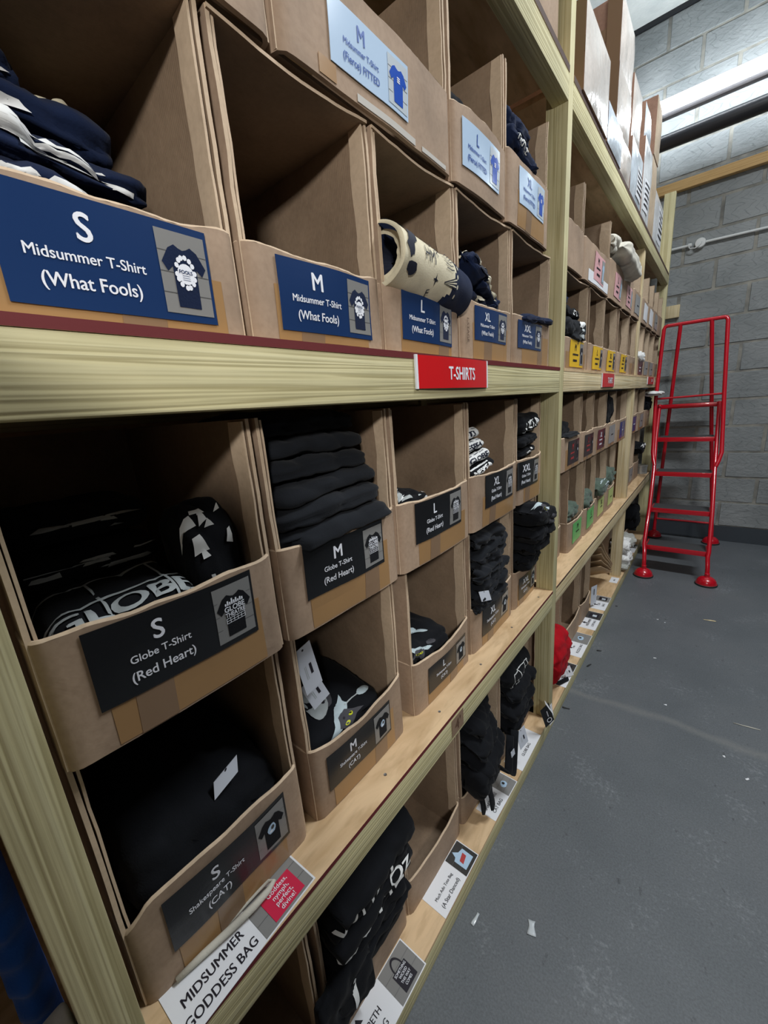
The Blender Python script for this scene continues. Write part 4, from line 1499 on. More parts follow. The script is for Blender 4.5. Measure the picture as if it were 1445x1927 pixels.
o, cl = shirt('large black shirt filling the lowest left box', (-.22, .165, .775), .235, .28, .19, 'black_cotton', None, seed=180, amp=.010)
hang_tag(o, (-.105, .200, .874), (0.0, .9, .35), (.35, -.3, -1), .044, .024, bars=False)
g = 'cat shirts in the cat M box'
shirt('lower folded black shirt in the cat M box', (-.225, .455, .715), .235, .26, .09, 'black_cotton', g, seed=181, amp=.007)
o, cl = shirt('black shirt with grey cat and skull print in the cat M box', (-.205, .452, .772), .225, .22, .05, 'black_cotton', g, seed=182, amp=.006, rot=(0, .15, 0), art=lambda pm, cl: (cat_art(1.0, .105, .50, .75 + math.pi)(pm, cl), skull_art(pm, cl)))
hang_tag(o, (-.085, .352, 1.005), (.10, 1, .3), (.05, .15, -1), .036, .088)
hang_tag(o, (-.098, .366, .925), (.10, 1, .35), (.12, .35, -1), .038, .058, name='hang_tag')
g = 'cat shirts in the cat L box'
shirt('lower black folded shirt in the cat L box', (-.21, .765, .712), .22, .24, .085, 'black_cotton', g, seed=183, amp=.008)
shirt('black shirt with yellow eyed cat print in the cat L box', (-.185, .745, .785), .21, .20, .075, 'black_cotton', g, seed=184, amp=.009, rot=(-.1, .1, 0), art=lambda pm, cl: (cat_art(.8, .06, .28, 2.6)(pm, cl), pm.disc(0, 0, .05, .009, cl.mp(.22, .42), .001, 'print_blue_white', 14, rot=-.5, maxlen=.008)))
g = 'crumpled black shirts piled in the cat XL box'
place = ['bottom', 'second lowest', 'third from the bottom', 'fourth from the bottom', 'fifth from the bottom', 'second from the top', 'topmost']
for i in range(7):
    o, cl = shirt(place[i] + ' crumpled black shirt of the pile in the cat XL box', (-.11 + .006 * (i % 2), 1.045 + .012 * (i % 3 - 1), .812 + .0325 * i), .24 - .008 * (i % 3), .125, .044, 'washed_black_cotton', g,
                  seed=190 + i, amp=.012, creases=2, cre=.006, rot=(.10 * (i % 3 - 1) + .05, .08, .1 * (i % 2)), droop=.01)
    if i == 1:
        hang_tag(o, (-.045, .960, .862), (.1, 1, -.3), (.15, .25, -1), .055, .034, bars=False)
g = 'black cat shirts bulging from the cat XXL box'
for i, (zc, wy, hz, xc) in enumerate(((.835, .17, .06, -.085), (.885, .18, .06, -.065), (.935, .19, .06, -.045))):
    shirt(('lowest', 'middle', 'third')[i] + ' crumpled black shirt bulging from the cat XXL box', (xc, 1.345, zc), wy, .12, hz, 'black_cotton', g, seed=200 + i, amp=.011, creases=2)
shirt('topmost black shirt with small cat print bulging from the cat XXL box', (-.045, 1.335, .998), .19, .13, .085, 'black_cotton', g, seed=204, amp=.008, rot=(-.25, 0, 0), art=lambda pm, cl: (cat_art(1.0, .09, .27, 2.9)(pm, cl), pm.disc(.035, -.03, .035, .028, cl.mp(.02, .55), .0006, 'print_darkgrey', 14, maxlen=.008, wob=.2)))

# --- bottom shelf bags
g = 'lettered black tote bags on the bottom shelf'
nm = ['lowest', 'second lowest', 'third lowest', 'fourth', 'fifth', 'sixth', 'seventh', 'topmost']
tx = {2: 'ME', 3: '', 4: 'COME', 5: 'Oz', 6: 'WHAT', 7: ''}


def bag_art(s, mat='print_white', size=.055, u0=.03, v0=.45, rot=0.0):
    return lambda pm, cl: pm.text(s, size, 0, 0, cl.mp(u0, v0), .001, mat, bold=.01, sx=.9, rot=rot, maxlen=.008)


for i in range(8):
    zc = .190 + .041 * i
    shirt(nm[i] + ' of the lettered black tote bags piled on the bottom shelf', (-.150 + .010 * (i % 2) + .006 * i, .418 + .008 * ((i * 5) % 3), zc), .232 + .014 * ((i * 7) % 3), .17, .050, 'black_cotton', g,
          cat='tote bag', name='tote_bag', seed=210 + i, amp=.007, creases=1, cre=.003, droop=.07 if i > 1 else .0, rot=(.0, .22 if i > 1 else 0, .05 * (i % 3 - 1)), endp=24, taper=.35,
          art=bag_art(tx[i], size=.085 if i == 4 else .065, u0=.07 if i != 2 else -.02, v0=.42 if i != 5 else .75) if tx.get(i) else None)
shirt('drooping black tote bag hanging lowest over the bottom shelf edge', (-.058, .318, .215), .15, .035, .16, 'black_cotton', g, cat='tote bag', name='tote_bag', seed=219, amp=.008, creases=2, endp=20, art=lambda pm, cl: pm.disc(0, 0, .006, .020, cl.mp(.0, .6), .001, 'print_white', 12, rot=-.5, maxlen=.008))

g = 'plain black bags spilling over the bottom shelf box'
bg = [((-.10, .965, .235), .19, .16, .07), ((-.085, .985, .300), .21, .17, .06), ((-.10, .975, .365), .20, .16, .06), ((-.12, .985, .425), .20, .15, .05)]
for i, (c, wy, dx, hz) in enumerate(bg):
    o, cl = shirt(('lowest', 'second', 'third', 'top')[i] + ' plain black bag spilling from the bottom shelf box', c, wy, dx, hz, 'black_cotton', g, cat='tote bag', name='tote_bag', seed=220 + i, amp=.012, creases=2, droop=.08, rot=(-.1, .2, .1 * i))
    if i == 1:
        hang_tag(o, (.012, 1.035, .275), (0.1, 1, 0), (.1, .1, -1), .022, .022, bars=False)
o = thing('tote_bag', 'black bag with long looped handles hanging down to the bottom shelf', 'tote bag', (-.05, .93, .2), g)
cl = Cloth((-.055, .925, .245), .13, .10, .10, seed=228, amp=.010)
cl.mesh('bag_body', 'black_cotton', o)
for (ys, ye, zl, xo) in ((.885, .935, .115, .0), (.91, .955, .125, .02), (.955, 1.10, .19, .03), (.97, 1.13, .165, .035)):
    pts = []
    for k in range(17):
        t = k / 16
        a = math.pi * t
        pts.append((-.052 + xo + .022 * math.sin(a), ys + (ye - ys) * t + .012 * math.sin(a * 2), .265 - (.265 - zl) * math.sin(a)))
    mb = MB()
    mb.tube(pts, .013, 'black_cotton', 8, flat=(1.0, .22))
    mb.build('handle', o, smooth=True)
g = 'grid printed black bags by the post'
grid_art = lambda pm, cl: ([pm.rect(-.07, .07, b_ - .0022, b_ + .0022, cl.mp(.05, .45), .001, 'print_white', .01) for b_ in (-.055, -.01, .035)],
                           [pm.rect(a_ - .0022, a_ + .0022, -.055, .035, cl.mp(.05, .45), .0012, 'print_white', .01) for a_ in (-.07, -.02, .03, .07)],
                           pm.text('ro', .045, -.02, -.036, cl.mp(.05, .45), .0014, 'print_white', bold=.02, maxlen=.008))
gb = [((-.12, 1.285, .215), .24, .18, .07), ((-.115, 1.29, .285), .25, .18, .07), ((-.115, 1.30, .355), .24, .18, .07), ((-.125, 1.285, .43), .24, .17, .08)]
for i, (c, wy, dx, hz) in enumerate(gb):
    o, cl = shirt(('lowest', 'second', 'third', 'topmost, clearly grid printed,')[i] + ' black bag of the pile by the post', c, wy, dx, hz, 'black_cotton', g, cat='tote bag', name='tote_bag', seed=230 + i, amp=.010, creases=2, droop=.06, rot=(-.08, .35 if i == 3 else .2, 0), art=grid_art if i == 3 else None)
    if i == 1:
        hang_tag(o, (-.015, 1.175, .235), (.2, 1, .1), (.2, .1, -1), .05, .07)
    if i == 0:
        hang_tag(o, (.012, 1.355, .215), (.4, .6, .5), (.2, .25, -1), .046, .090, mat='black_card', bars=False)
        t_ = hang_tag(o, (.02, 1.395, .195), (.3, .8, .5), (.1, .1, -1), .028, .085, mat='white_paper', bars=False)
        hang_tag(o, (.018, 1.345, .245), (-.4, .6, .2), (.25, .6, -1), .016, .085, mat='white_paper', bars=False)
        pm = MB()
        p0, rt, dn = Vector((.0165, 1.3605, .2)), Vector((.4, .6, .5)).normalized(), Vector((.2, .25, -1)).normalized()
        rt = (rt - dn * rt.dot(dn)).normalized()
        nn = rt.cross(dn).normalized()
        if nn.x < 0:
            nn = -nn
        mpx = lambda a, b_, off: p0 + rt * a - dn * b_ + nn * (off + .002)
        for k in range(20):
            a0_, a1_ = 2 * math.pi * k / 20, 2 * math.pi * (k + 1) / 20
            c0_ = (.0, -.052)
            pm.poly([(c0_[0] + .008 * math.cos(a0_), c0_[1] + .008 * math.sin(a0_)), (c0_[0] + .0115 * math.cos(a0_), c0_[1] + .0115 * math.sin(a0_)), (c0_[0] + .0115 * math.cos(a1_), c0_[1] + .0115 * math.sin(a1_)), (c0_[0] + .008 * math.cos(a1_), c0_[1] + .008 * math.sin(a1_))], mpx, .0004, 'ink_white')
        pm.rect(-.002, .002, -.034, -.006, mpx, .0004, 'ink_white')
        pm.build('tag_print', o)

# ---- far bay contents
g = 'dark shirts in the yellow M box'
shirt('lower black shirt with white face print in the yellow M box', (-.06, 1.675, 1.610), .26, .12, .085, 'washed_black_cotton', g, seed=240, amp=.010, art=lambda pm, cl: (pm.disc(0, 0, .03, .018, cl.mp(.08, .66), .001, 'print_white', 12, maxlen=.01, wob=.3), pm.disc(.02, -.04, .02, .022, cl.mp(.08, .66), .001, 'print_grey', 12, maxlen=.01, wob=.5)))
shirt('middle black shirt with small white print in the yellow M box', (-.075, 1.66, 1.675), .22, .12, .055, 'black_cotton', g, seed=241, amp=.010, art=ribbon_art(['print_white'], 7, 44, vr=(.45, .8), ur=(-.05, .1), wr=(.01, .03), hr=(.006, .016)))
shirt('top navy shirt of the heap in the yellow M box', (-.10, 1.625, 1.728), .18, .12, .06, 'navy_cotton', g, seed=242, amp=.010)
shirt('small dark shirt low in the yellow L box', (-.10, 1.98, 1.585), .13, .10, .04, 'navy_cotton', None, seed=243, amp=.008)
shirt('small dark rolled shirt low in the yellow XL box', (-.09, 2.265, 1.583), .12, .08, .035, 'black_cotton', None, seed=244, amp=.005, name='rolled_shirt')
shirt('white bundle of shirts bulging over the stud side box on the middle shelf', (-.06, 3.30, 1.60), .22, .13, .075, 'white_cotton', None, seed=245, amp=.012, creases=3)
shirt('large off-white rolled shirt lying on the pink labelled boxes', (-.015, 2.47, 1.985), .40, .13, .085, 'stone_cotton', None, name='rolled_shirt', seed=246, amp=.006, creases=2, rot=(-.12, 0, 0))
shirt('crumpled off-white shirt on the pink L box behind the larger roll', (-.06, 2.26, 2.02), .15, .13, .075, 'stone_cotton', None, seed=247, amp=.016, creases=2)
shirt('black shirt heaped against the wall of the nearest far bay box under the rail', (-.12, 1.735, 1.215), .16, .16, .16, 'black_cotton', None, seed=248, amp=.014)
o, cl = shirt('grey sleeve lying along the lip of the black labelled M box', (-.050, 1.755, 1.228), .19, .05, .018, 'washed_black_cotton', None, seed=249, amp=.003)
shirt('tall black garment standing in the grey labelled box under the rail', (-.10, 2.565, 1.280), .13, .12, .19, 'black_cotton', None, cat='garment', name='black_garment', seed=250, amp=.012)
g = 'sage shirts on the lower shelf'
shirt('sage shirt heap in the green M box', (-.12, 1.99, .835), .20, .12, .085, 'sage_cotton', g, seed=251, amp=.014, creases=3)
shirt('sage shirts folded in the green L box', (-.115, 2.26, .835), .17, .12, .11, 'sage_cotton', g, seed=252, amp=.014, creases=3)
shirt('striped sage rolled shirt on the lime XL box', (-.08, 2.50, .860), .18, .11, .085, 'sage_cotton', g, seed=253, amp=.008, name='rolled_shirt', art=ribbon_art(['print_blue_white'], 10, 53, ur=(.0, .2), wr=(.04, .08), hr=(.003, .006)))
shirt('dark sage shirt in the lime box nearest the stud', (-.10, 2.79, .875), .18, .12, .11, 'sage_cotton', g, seed=254, amp=.014)
shirt('dark blue cloth in the first lower box past the stud', (-.09, 3.28, .865), .16, .10, .08, 'navy_cotton', None, cat='cloth', name='folded_cloth', seed=255, amp=.010)
shirt('black and white printed cloth in the far lower boxes', (-.07, 3.90, .92), .16, .10, .10, 'black_cotton', None, cat='cloth', name='folded_cloth', seed=256, amp=.012, art=ribbon_art(['print_white'], 10, 56, ur=(.0, .15), wr=(.03, .07), hr=(.006, .012)))
shirt('white bag poking out under the middle rail near the end post', (.0, 4.02, 1.345), .14, .14, .035, 'white_cotton', None, cat='bag', name='cloth_bag', seed=257, amp=.008)
shirt('black garment hanging from the last box under the middle rail', (-.06, 4.05, 1.27), .13, .10, .12, 'black_cotton', None, cat='garment', name='black_garment', seed=258, amp=.012)
o, cl = shirt('red cloth bag slumped over the bottom shelf past the middle post', (-.055, 1.665, .255), .20, .13, .24, 'red_cotton', None, cat='bag', name='cloth_bag', seed=259, amp=.009, creases=4, cre=.010, px=.8, pz=.8)
hang_tag(o, (-.018, 1.765, .135), (.5, .8, 0), (.35, .2, -1), .045, .055, mat='white_paper')
mb = MB()
mb.tube([(-.05, 1.655, .16), (-.03, 1.66, .11), (-.025, 1.685, .092), (-.012, 1.72, .089), (.0, 1.745, .089)], .010, 'black_cotton', 8, flat=(1, .3))
mb.build('handle', o, smooth=True)
g = 'brown paper bags leaning by the stud'
for i in range(5):
    mb = MB()
    q = i * .03
    y0_, y1_ = 2.53 + q * .6, 2.98
    zt, zb = .50 - .048 * i, .185 - .014 * i

    def kb(u, v, i=i, y0_=y0_, y1_=y1_, zt=zt, zb=zb):
        y = y0_ + (y1_ - y0_) * u
        z = zt + (zb - zt) * u + (v - .5) * .012
        return (-.20 + .155 * v + .003 * math.sin(9 * u + i), y, z + .05 * (v - .5) + .004 * nz((u, v, i), 4, i))
    mb.slab(kb, lambda u, v: (0, .55, .8), .006, 8, 5, 'kraft_paper')
    o = mb.build('paper_bag', loc=(-.12, 2.75, .2), smooth=True, angle=40)
    tag(o, ('topmost', 'second', 'third', 'fourth', 'lowest')[i] + ' flat brown paper bag leaning against the pale stud', 'paper bag', g)
g = 'white bags past the stud'
shirt('large crumpled white bag on the bottom shelf past the stud', (-.05, 3.29, .265), .17, .14, .10, 'white_cotton', g, cat='bag', name='cloth_bag', seed=262, amp=.018, creases=3)
shirt('lower crumpled white bag on the bottom shelf past the stud', (-.045, 3.30, .165), .18, .14, .10, 'white_cotton', g, cat='bag', name='cloth_bag', seed=263, amp=.018, creases=3)
shirt('lowest loose white bag touching the bottom shelf past the stud', (-.045, 3.27, .11), .16, .14, .05, 'grey_cotton', g, cat='bag', name='cloth_bag', seed=264, amp=.012)
shirt('pale grey folded bag leaning forward on the far bottom shelf', (-.05, 3.58, .215), .14, .13, .10, 'grey_cotton', g, cat='bag', name='cloth_bag', seed=265, amp=.010, rot=(0, .4, .2))
shirt('black cloth heap on the far bottom shelf by the end post', (-.09, 4.0, .30), .20, .14, .22, 'black_cotton', None, cat='cloth', name='folded_cloth', seed=266, amp=.016)
b = MB()
b.lathe((-.06, 4.14, .664), [(.05, 0), (.052, .002), (.052, .010), (.050, .012), (.050, .060), (.053, .062), (.053, .075), (.048, .077), (.04, .073)], 'tin', 28)
o = b.build('round_tin', loc=(-.06, 4.14, .664), smooth=True, angle=40)
tag(o, 'round silver tin on the lower shelf near the end post', 'tin')

# ------------------------------------------------------------------ cartons on the top shelf
ZT = 2.2815
g = 'wrapped cartons on the top shelf'


def top_carton(label, y0, y1, z0, z1, xf, mat, side, depth=.42, lab=None, strap=True):
    root = thing('sealed_carton', label, 'carton', (xf - depth / 2, (y0 + y1) / 2, z0), g)
    mb = MB()
    sd = y0 * 13

    def face(u, v):
        y = y0 + (y1 - y0) * u
        z = z0 + (z1 - z0) * v
        e = math.sin(math.pi * u) * math.sin(math.pi * v)
        return (xf + .010 * e ** .5 + .006 * nz((0, y, z), 9, sd) * e ** .3, y, z)
    mb.grid(face, 12, 10, mat)
    mb.grid(lambda u, v: (xf - depth * (1 - u), y0, z0 + (z1 - z0) * v), 4, 10, side)
    mb.grid(lambda u, v: (xf - depth * u, y1, z0 + (z1 - z0) * v), 4, 10, side)
    mb.grid(lambda u, v: (xf - depth * (1 - u), y0 + (y1 - y0) * v, z1), 4, 12, side)
    mb.grid(lambda u, v: (xf - depth * (1 - v), y0 + (y1 - y0) * u, z0), 12, 4, side)
    mb.box(xf - depth, xf - depth + .002, y0, y1, z0, z1, side)
    mb.build('carton', root, smooth=True, angle=50)
    if strap:
        tm = MB()
        zc = (z0 + z1) / 2
        tm.slab(lambda u, v: (xf - depth + depth * u, y0 - .001, zc - .02 + .04 * v), lambda u, v: (0, -1, 0), .0006, 1, 1, 'tape_brown')
        tm.slab(lambda u, v: (xf - .05 + .048 * u, y0 - .0016, z0 + (z1 - z0) * v), lambda u, v: (0, -1, 0), .0006, 1, 1, 'tape_brown')
        tm.build('packing_tape', root)
    if lab:
        lm = MB()
        ya, yb, za, zb = lab
        lm.slab(lambda u, v: (face((ya + (yb - ya) * u - y0) / (y1 - y0), (za + (zb - za) * v - z0) / (z1 - z0))[0] + .002, ya + (yb - ya) * u, za + (zb - za) * v), lambda u, v: (1, 0, 0), .001, 4, 4, 'white_paper')
        for k in range(5):
            zz_ = za + (zb - za) * (.15 + .17 * k)
            lm.rect(ya + .01, yb - .01 - .01 * (k % 2), zz_, zz_ + (zb - za) * .06, lambda a, c, off: Vector((face((a - y0) / (y1 - y0), (c - z0) / (z1 - z0))[0] + .003 + off, a, c)), 0, 'ink_black', .03)
        lm.build('shipping_label', root)
    return root


top_carton('brown carton on the top shelf above the near bay, left of the post', 1.02, 1.44, ZT, 2.62, -.03, 'cardboard', 'cardboard_brown')
top_carton('tall film wrapped carton next to the middle post on the top shelf', 1.585, 1.912, ZT, 2.506, .006, 'wrapped_cardboard', 'wrapped_brown')
top_carton('low shiny wrapped carton on the top shelf beside the tall wrapped one', 1.930, 2.190, ZT, 2.405, .004, 'wrapped_blue', 'wrapped_brown', strap=False)
top_carton('shiny low carton on the top shelf with torn edge', 2.200, 2.420, ZT, 2.405, .0, 'wrapped_cardboard', 'wrapped_brown', strap=False)
top_carton('wrapped carton stacked second high with brown side and dark tape', 2.105, 2.372, 2.4055, 2.608, -.004, 'wrapped_cardboard', 'wrapped_brown')
top_carton('highest stacked carton near the ceiling with brown taped side', 2.110, 2.372, 2.609, 2.820, -.006, 'wrapped_cardboard', 'wrapped_brown')
top_carton('pale blue white wrapped carton low on the top shelf', 2.440, 2.750, ZT, 2.498, .0, 'wrapped_blue', 'wrapped_brown', lab=(2.56, 2.70, 2.30, 2.42), strap=False)
top_carton('upright wrapped carton with thin top on the blue white one', 2.445, 2.670, 2.4985, 2.735, -.01, 'wrapped_cardboard', 'wrapped_brown', strap=False)
top_carton('wrapped white carton on the top shelf under a bluish one', 2.775, 3.040, ZT, 2.628, .0, 'wrapped_white', 'wrapped_brown', lab=(2.80, 2.93, 2.31, 2.45), strap=False)
top_carton('bluish wrapped carton stacked third from the far end', 2.790, 2.985, 2.6285, 2.780, -.012, 'wrapped_blue', 'wrapped_brown', strap=False)
top_carton('plain cardboard carton on the top shelf under the last tall one', 3.065, 3.255, ZT, 2.654, -.004, 'cardboard_pale', 'cardboard_brown', strap=False)
top_carton('last tall pale carton in front of the strip lamp', 3.070, 3.260, 2.6545, 2.925, .0, 'cardboard_pale', 'wrapped_brown', strap=False)
top_carton('white labelled carton at the far end of the top shelf', 3.285, 3.700, ZT, 2.552, -.004, 'wrapped_white', 'cardboard_pale', lab=(3.42, 3.60, 2.31, 2.50), strap=False)

for (lb_, za_, zb_, dx_) in (('bottom brown carton of the added unseen stack shading the lower left boxes', .001, .52, .0), ('middle brown carton of the added unseen stack shading the lower left boxes', .521, 1.02, .02), ('top brown carton of the added unseen stack shading the lower left boxes', 1.021, 1.61, .0)):  # unseen carton stack added left of the camera to shade the lower-left boxes
    root = thing('sealed_carton', lb_, 'carton', (.29 + dx_, -.50, za_), 'added unseen stack of shading cartons')
    mb = MB()
    mb.box(.05 + dx_, .55 + dx_, -.85, -.17, za_, zb_, 'cardboard', bev=.006)
    mb.build('carton', root, smooth=True, angle=30)
    mb = MB()
    mb.box(.28 + dx_, .33 + dx_, -.8505, -.1695, za_ + .01, zb_ - .01, 'tape_brown')
    mb.build('packing_tape', root)

# ------------------------------------------------------------------ signs on the rails
def sign(name, label, yc, zc, w_, h, text, group='red signs on the middle rail', x0=.001, tsize=.6, blur=False):
    root = thing(name, label, 'sign', (x0, yc, zc), group)
    mb = MB()

    def mp(a, b_, off):
        return Vector((x0 + .003 + off + .010 * (a / w_ + .5) * (1 - (a / w_ + .5)) * 2 * (1 if w_ > .2 else .3), yc + a, zc + b_))
    mb.slab(lambda u, v: mp((u - .5) * w_, (v - .5) * h, 0), lambda u, v: (1, 0, 0), .002, 10, 2, 'red_sign')
    mb.text(text, h * tsize / .727, .06 * w_, 0, mp, .0006, 'ink_white', bold=.025, sx=.80)
    for s_ in (-1, 1):
        mb.slab(lambda u, v: mp(s_ * w_ / 2 + (u - .5) * .006, (v - .5) * h * 1.02, .0006), lambda u, v: (1, 0, 0), .0035, 1, 1, 'white_paper')
    mb.build('sign_plate', root)
    return root


sign('rail_sign', 'large red T-SHIRTS sign on the near middle rail', .7515, 1.443, .282, .057, 'T-SHIRTS', tsize=.44)
sign('rail_sign', 'small red sign with white lettering on the far middle rail', 2.215, 1.438, .270, .060, 'T-SHIRTS', tsize=.44)
sign('rail_sign', 'reddish curled sign on the middle rail behind the red steps', 3.74, 1.445, .34, .052, 'T-SHIRTS', tsize=.4)
mb = MB()
mp4 = lambda a, b_, off: Vector((.001 + off, .712 + a, .624 + b_))
mb.slab(lambda u, v: mp4((u - .5) * .056, (v - .5) * .048, .0006), lambda u, v: (1, 0, 0), .0006, 2, 2, 'tape_brown')
mb.text("4'", .042, 0, 0, mp4, .0012, 'ink_brown', bold=-.01)
o = mb.build('number_tag', loc=(.001, .712, .624))
tag(o, "brown tape tag marked 4' on the lower front rail", 'tag')


# ------------------------------------------------------------------ papers lying on the shelves
def paper(label, yc, z, w_, d, xc, lines, pic, arrow=False, split=.60, group='paper notices along the shelf edges', tilt=0.0, plane='flat', picmat='photo_plank', curl=.0):
    """sheet lying on the shelf: text reads along +y, its top towards the rack"""
    root = thing('paper_notice', label, 'notice', (xc, yc, z), group)
    c, s_ = math.cos(tilt), math.sin(tilt)

    def mp(a, b_, off):
        return Vector((xc - b_ * c + a * s_, yc + a * c + b_ * s_, z + .0012 + off + curl * max(0, -a / w_) ** 2))
    mb = MB()
    mb.slab(lambda u, v: mp((u - .5) * w_, (v - .5) * d, 0), lambda u, v: (0, 0, 1), .0008, 6, 3, 'white_paper')
    cx = -w_ / 2 + split * w_ / 2 if pic else 0.0
    for (t_, sz, bb, sx) in lines:
        mb.text(t_, sz, cx + (.012 if arrow else 0), bb, mp, .0006, 'ink_black', sx=sx, bold=.012)
    if arrow:
        q = .010 * d / .07
        mb.poly([(cx - q, .26 * d), (cx, .44 * d), (cx + q, .26 * d), (cx + q * .4, .26 * d), (cx + q * .4, .14 * d), (cx - q * .4, .14 * d), (cx - q * .4, .26 * d)], mp, .0006, 'ink_black')
    o_ = mb.build('sheet', root)
    if pic:
        pm = MB()
        a0, a1 = -w_ / 2 + split * w_, w_ / 2 - .003
        pm.rect(a0, a1, -d / 2 + .002, d / 2 - .002, mp, .0006, picmat)
        for k in (1, 2):
            bb = -d / 2 + d * k / 3
            pm.rect(a0, a1, bb - .0004, bb + .0004, mp, .0009, 'photo_plank_line')
        ac = (a0 + a1) / 2
        pic(pm, mp, ac, a1 - a0, d)
        pm.build('bag_photo', o_)
    return root, mp


def pic_red(pm, mp, ac, pw, d):
    pm.rect(ac - pw * .28, ac + pw * .34, -d * .42, d * .18, mp, .0012, 'pink_red')
    for k, t_ in enumerate(('Goddess,', 'nymph,', 'perfect,', 'divine!')):
        pm.text(t_, .0105, ac + pw * .04, d * .09 - k * d * .135, mp, .0016, 'ink_white', bold=.01, sx=.95)


def pic_black_bag(pm, mp, ac, pw, d):
    pm.rect(ac - pw * .25, ac + pw * .25, -d * .40, d * .12, mp, .0012, 'ink_black')
    for k in range(12):
        a0, a1 = math.pi * k / 12, math.pi * (k + 1) / 12
        f = lambda a, r: (ac + r * math.cos(a) * pw * .15, d * .12 + r * math.sin(a) * d * .28)
        pm.poly([f(a0, .85), f(a0, 1.1), f(a1, 1.1), f(a1, .85)], mp, .0012, 'ink_black')
    for k, t_ in enumerate(('SOMETHING', 'WICKED', 'THIS WAY', 'COMES')):
        pm.text(t_, .0085, ac, d * .05 - k * d * .11, mp, .0016, 'ink_white', bold=.01, sx=.8)


def pic_white_bag(pm, mp, ac, pw, d):
    pm.poly([(ac - pw * .3, -d * .36), (ac + pw * .32, -d * .36), (ac + pw * .34, d * .14), (ac + pw * .1, d * .20), (ac - pw * .05, d * .40), (ac - pw * .15, d * .2), (ac - pw * .3, d * .16)], mp, .0012, 'photo_lightblue')
    pm.poly([(ac - pw * .18, -d * .18), (ac + pw * .18, -d * .12), (ac + pw * .2, d * .06), (ac - pw * .16, d * .0)], mp, .0016, 'ink_red')


def pic_cat(pm, mp, ac, pw, d):
    pm.disc(ac, 0, pw * .2, d * .18, mp, .0012, 'photo_lightblue', 12, wob=.4, seed=4)
    pm.disc(ac, .02 * d, pw * .08, d * .08, mp, .0016, 'photo_dark', 8)


def pic_block(pm, mp, ac, pw, d):
    pm.rect(ac - pw * .3, ac + pw * .3, -d * .3, d * .25, mp, .0012, 'ink_black')
    pm.rect(ac - pw * .18, ac + pw * .1, -d * .2, d * .05, mp, .0016, 'photo_pale')


root, mpg = paper('large white notice with red photo lying at the near end of the lower shelf', .152, .664, .213, .072, -.035, [('MIDSUMMER', .0185, .004, .86), ('GODDESS BAG', .0185, -.020, .84)], pic_red, split=.56, tilt=-.05)
mb = MB()
mb.rect(-.030, -.020, .019, .030, mpg, .0006, 'ink_black')
mb.build('print', root)
# white cord strap lying along the notice
b = MB()
pts = [(-.060, .066, .672), (-.055, .100, .674), (-.048, .140, .676), (-.043, .175, .678), (-.042, .200, .680), (-.046, .212, .680), (-.054, .208, .678), (-.058, .190, .674), (-.060, .165, .671), (-.061, .140, .669)]
b.tube(pts, [.0035, .0048, .0052, .0052, .0046, .0035, .0026, .0022, .002, .002], 'stone_cotton', 10)
o = b.build('fabric_strap', loc=(-.055, .14, .668), smooth=True)
tag(o, 'off-white cloth strap lying along the large white notice', 'strap')
paper('white notice with black bag photo on the bottom shelf', .385, .075, .255, .080, -.033, [('MACBETH', .0185, .004, .88), ('RED BAG', .0185, -.021, .88)], pic_black_bag, arrow=True, split=.64, tilt=.0)
paper('white notice with red and white bag photo on the bottom shelf', .712, .075, .192, .074, -.037, [('Much Ado Tote Bag', .0115, .004, .9), ('(A Star Danced)', .0145, -.018, .9)], pic_white_bag, split=.62, picmat='photo_dark')
paper('white cat bag notice half under the plain black bags', 1.018, .075, .175, .070, -.034, [('SHAKESPEARE', .0145, .008, .85), ('CAT BAG', .0155, -.018, .9)], pic_cat, split=.60, tilt=.02)
paper('white notice corner under the grid printed bags by the post', 1.255, .075, .20, .070, -.033, [('GLOBE BAG', .015, -.012, .9)], None)
fz = .075
paper('white notice under the red bag tag on the far bottom shelf', 1.79, fz, .20, .080, -.036, [('BAG', .02, -.01, 1)], pic_block, split=.55, picmat='photo_dark')
paper('white notice with light blue photo past the red bag', 2.08, fz, .24, .095, -.043, [('Tee', .018, .01, 1), ('PUZZLE BAG', .018, -.02, .9)], pic_cat, arrow=True, split=.56)
paper('white notice with dark photo, third past the middle post', 2.375, fz, .22, .090, -.040, [('MIDSUMMER', .018, .006, .85), ('LOVE BAG', .018, -.02, .9)], pic_block, arrow=True, split=.58, picmat='photo_dark')
paper('white notice nearest the stud on the far bottom shelf', 2.63, fz, .20, .085, -.040, [('TEA', .02, .006, 1), ('BAG', .02, -.02, 1)], pic_block, arrow=True, split=.6)
paper('small white notice beside the white bags past the stud', 3.03, fz, .10, .05, -.004 - .03, [('BAG', .014, 0, 1)], None)
paper('grey notice at the far end of the bottom shelf', 3.78, fz, .22, .080, -.040, [('BAG', .02, 0, 1)], pic_block, split=.5)
# standing tag and tag sticking out
mb = MB()
mb.slab(lambda u, v: (-.075 + .02 * u, 2.51 + .055 * u, .10 + .125 * v), lambda u, v: (.9, -.35, 0), .001, 1, 1, 'grey_tag')
mpt = lambda a, b_, off: Vector((-.065 + a * .34 + off * .9, 2.5375 + a * .94 - off * .35, .165 + b_))
mb.rect(-.004, .004, .0, .04, mpt, .001, 'ink_black')
mb.rect(-.018, -.015, .01, .04, mpt, .001, 'print_grey')
o = mb.build('hang_tag', loc=(-.065, 2.54, .10))
tag(o, 'grey hang tag standing upright on the far bottom shelf near the stud', 'tag')
mb = MB()
mb.slab(lambda u, v: (-.085 + .050 * u, 1.56 + .06 * u, .86 - .012 * u + .055 * v), lambda u, v: (.3, -.9, .1), .001, 1, 1, 'grey_tag')
o = mb.build('hang_tag', loc=(-.06, 1.59, .86))
tag(o, 'grey tag sticking out past the middle post above the lower shelf', 'tag')

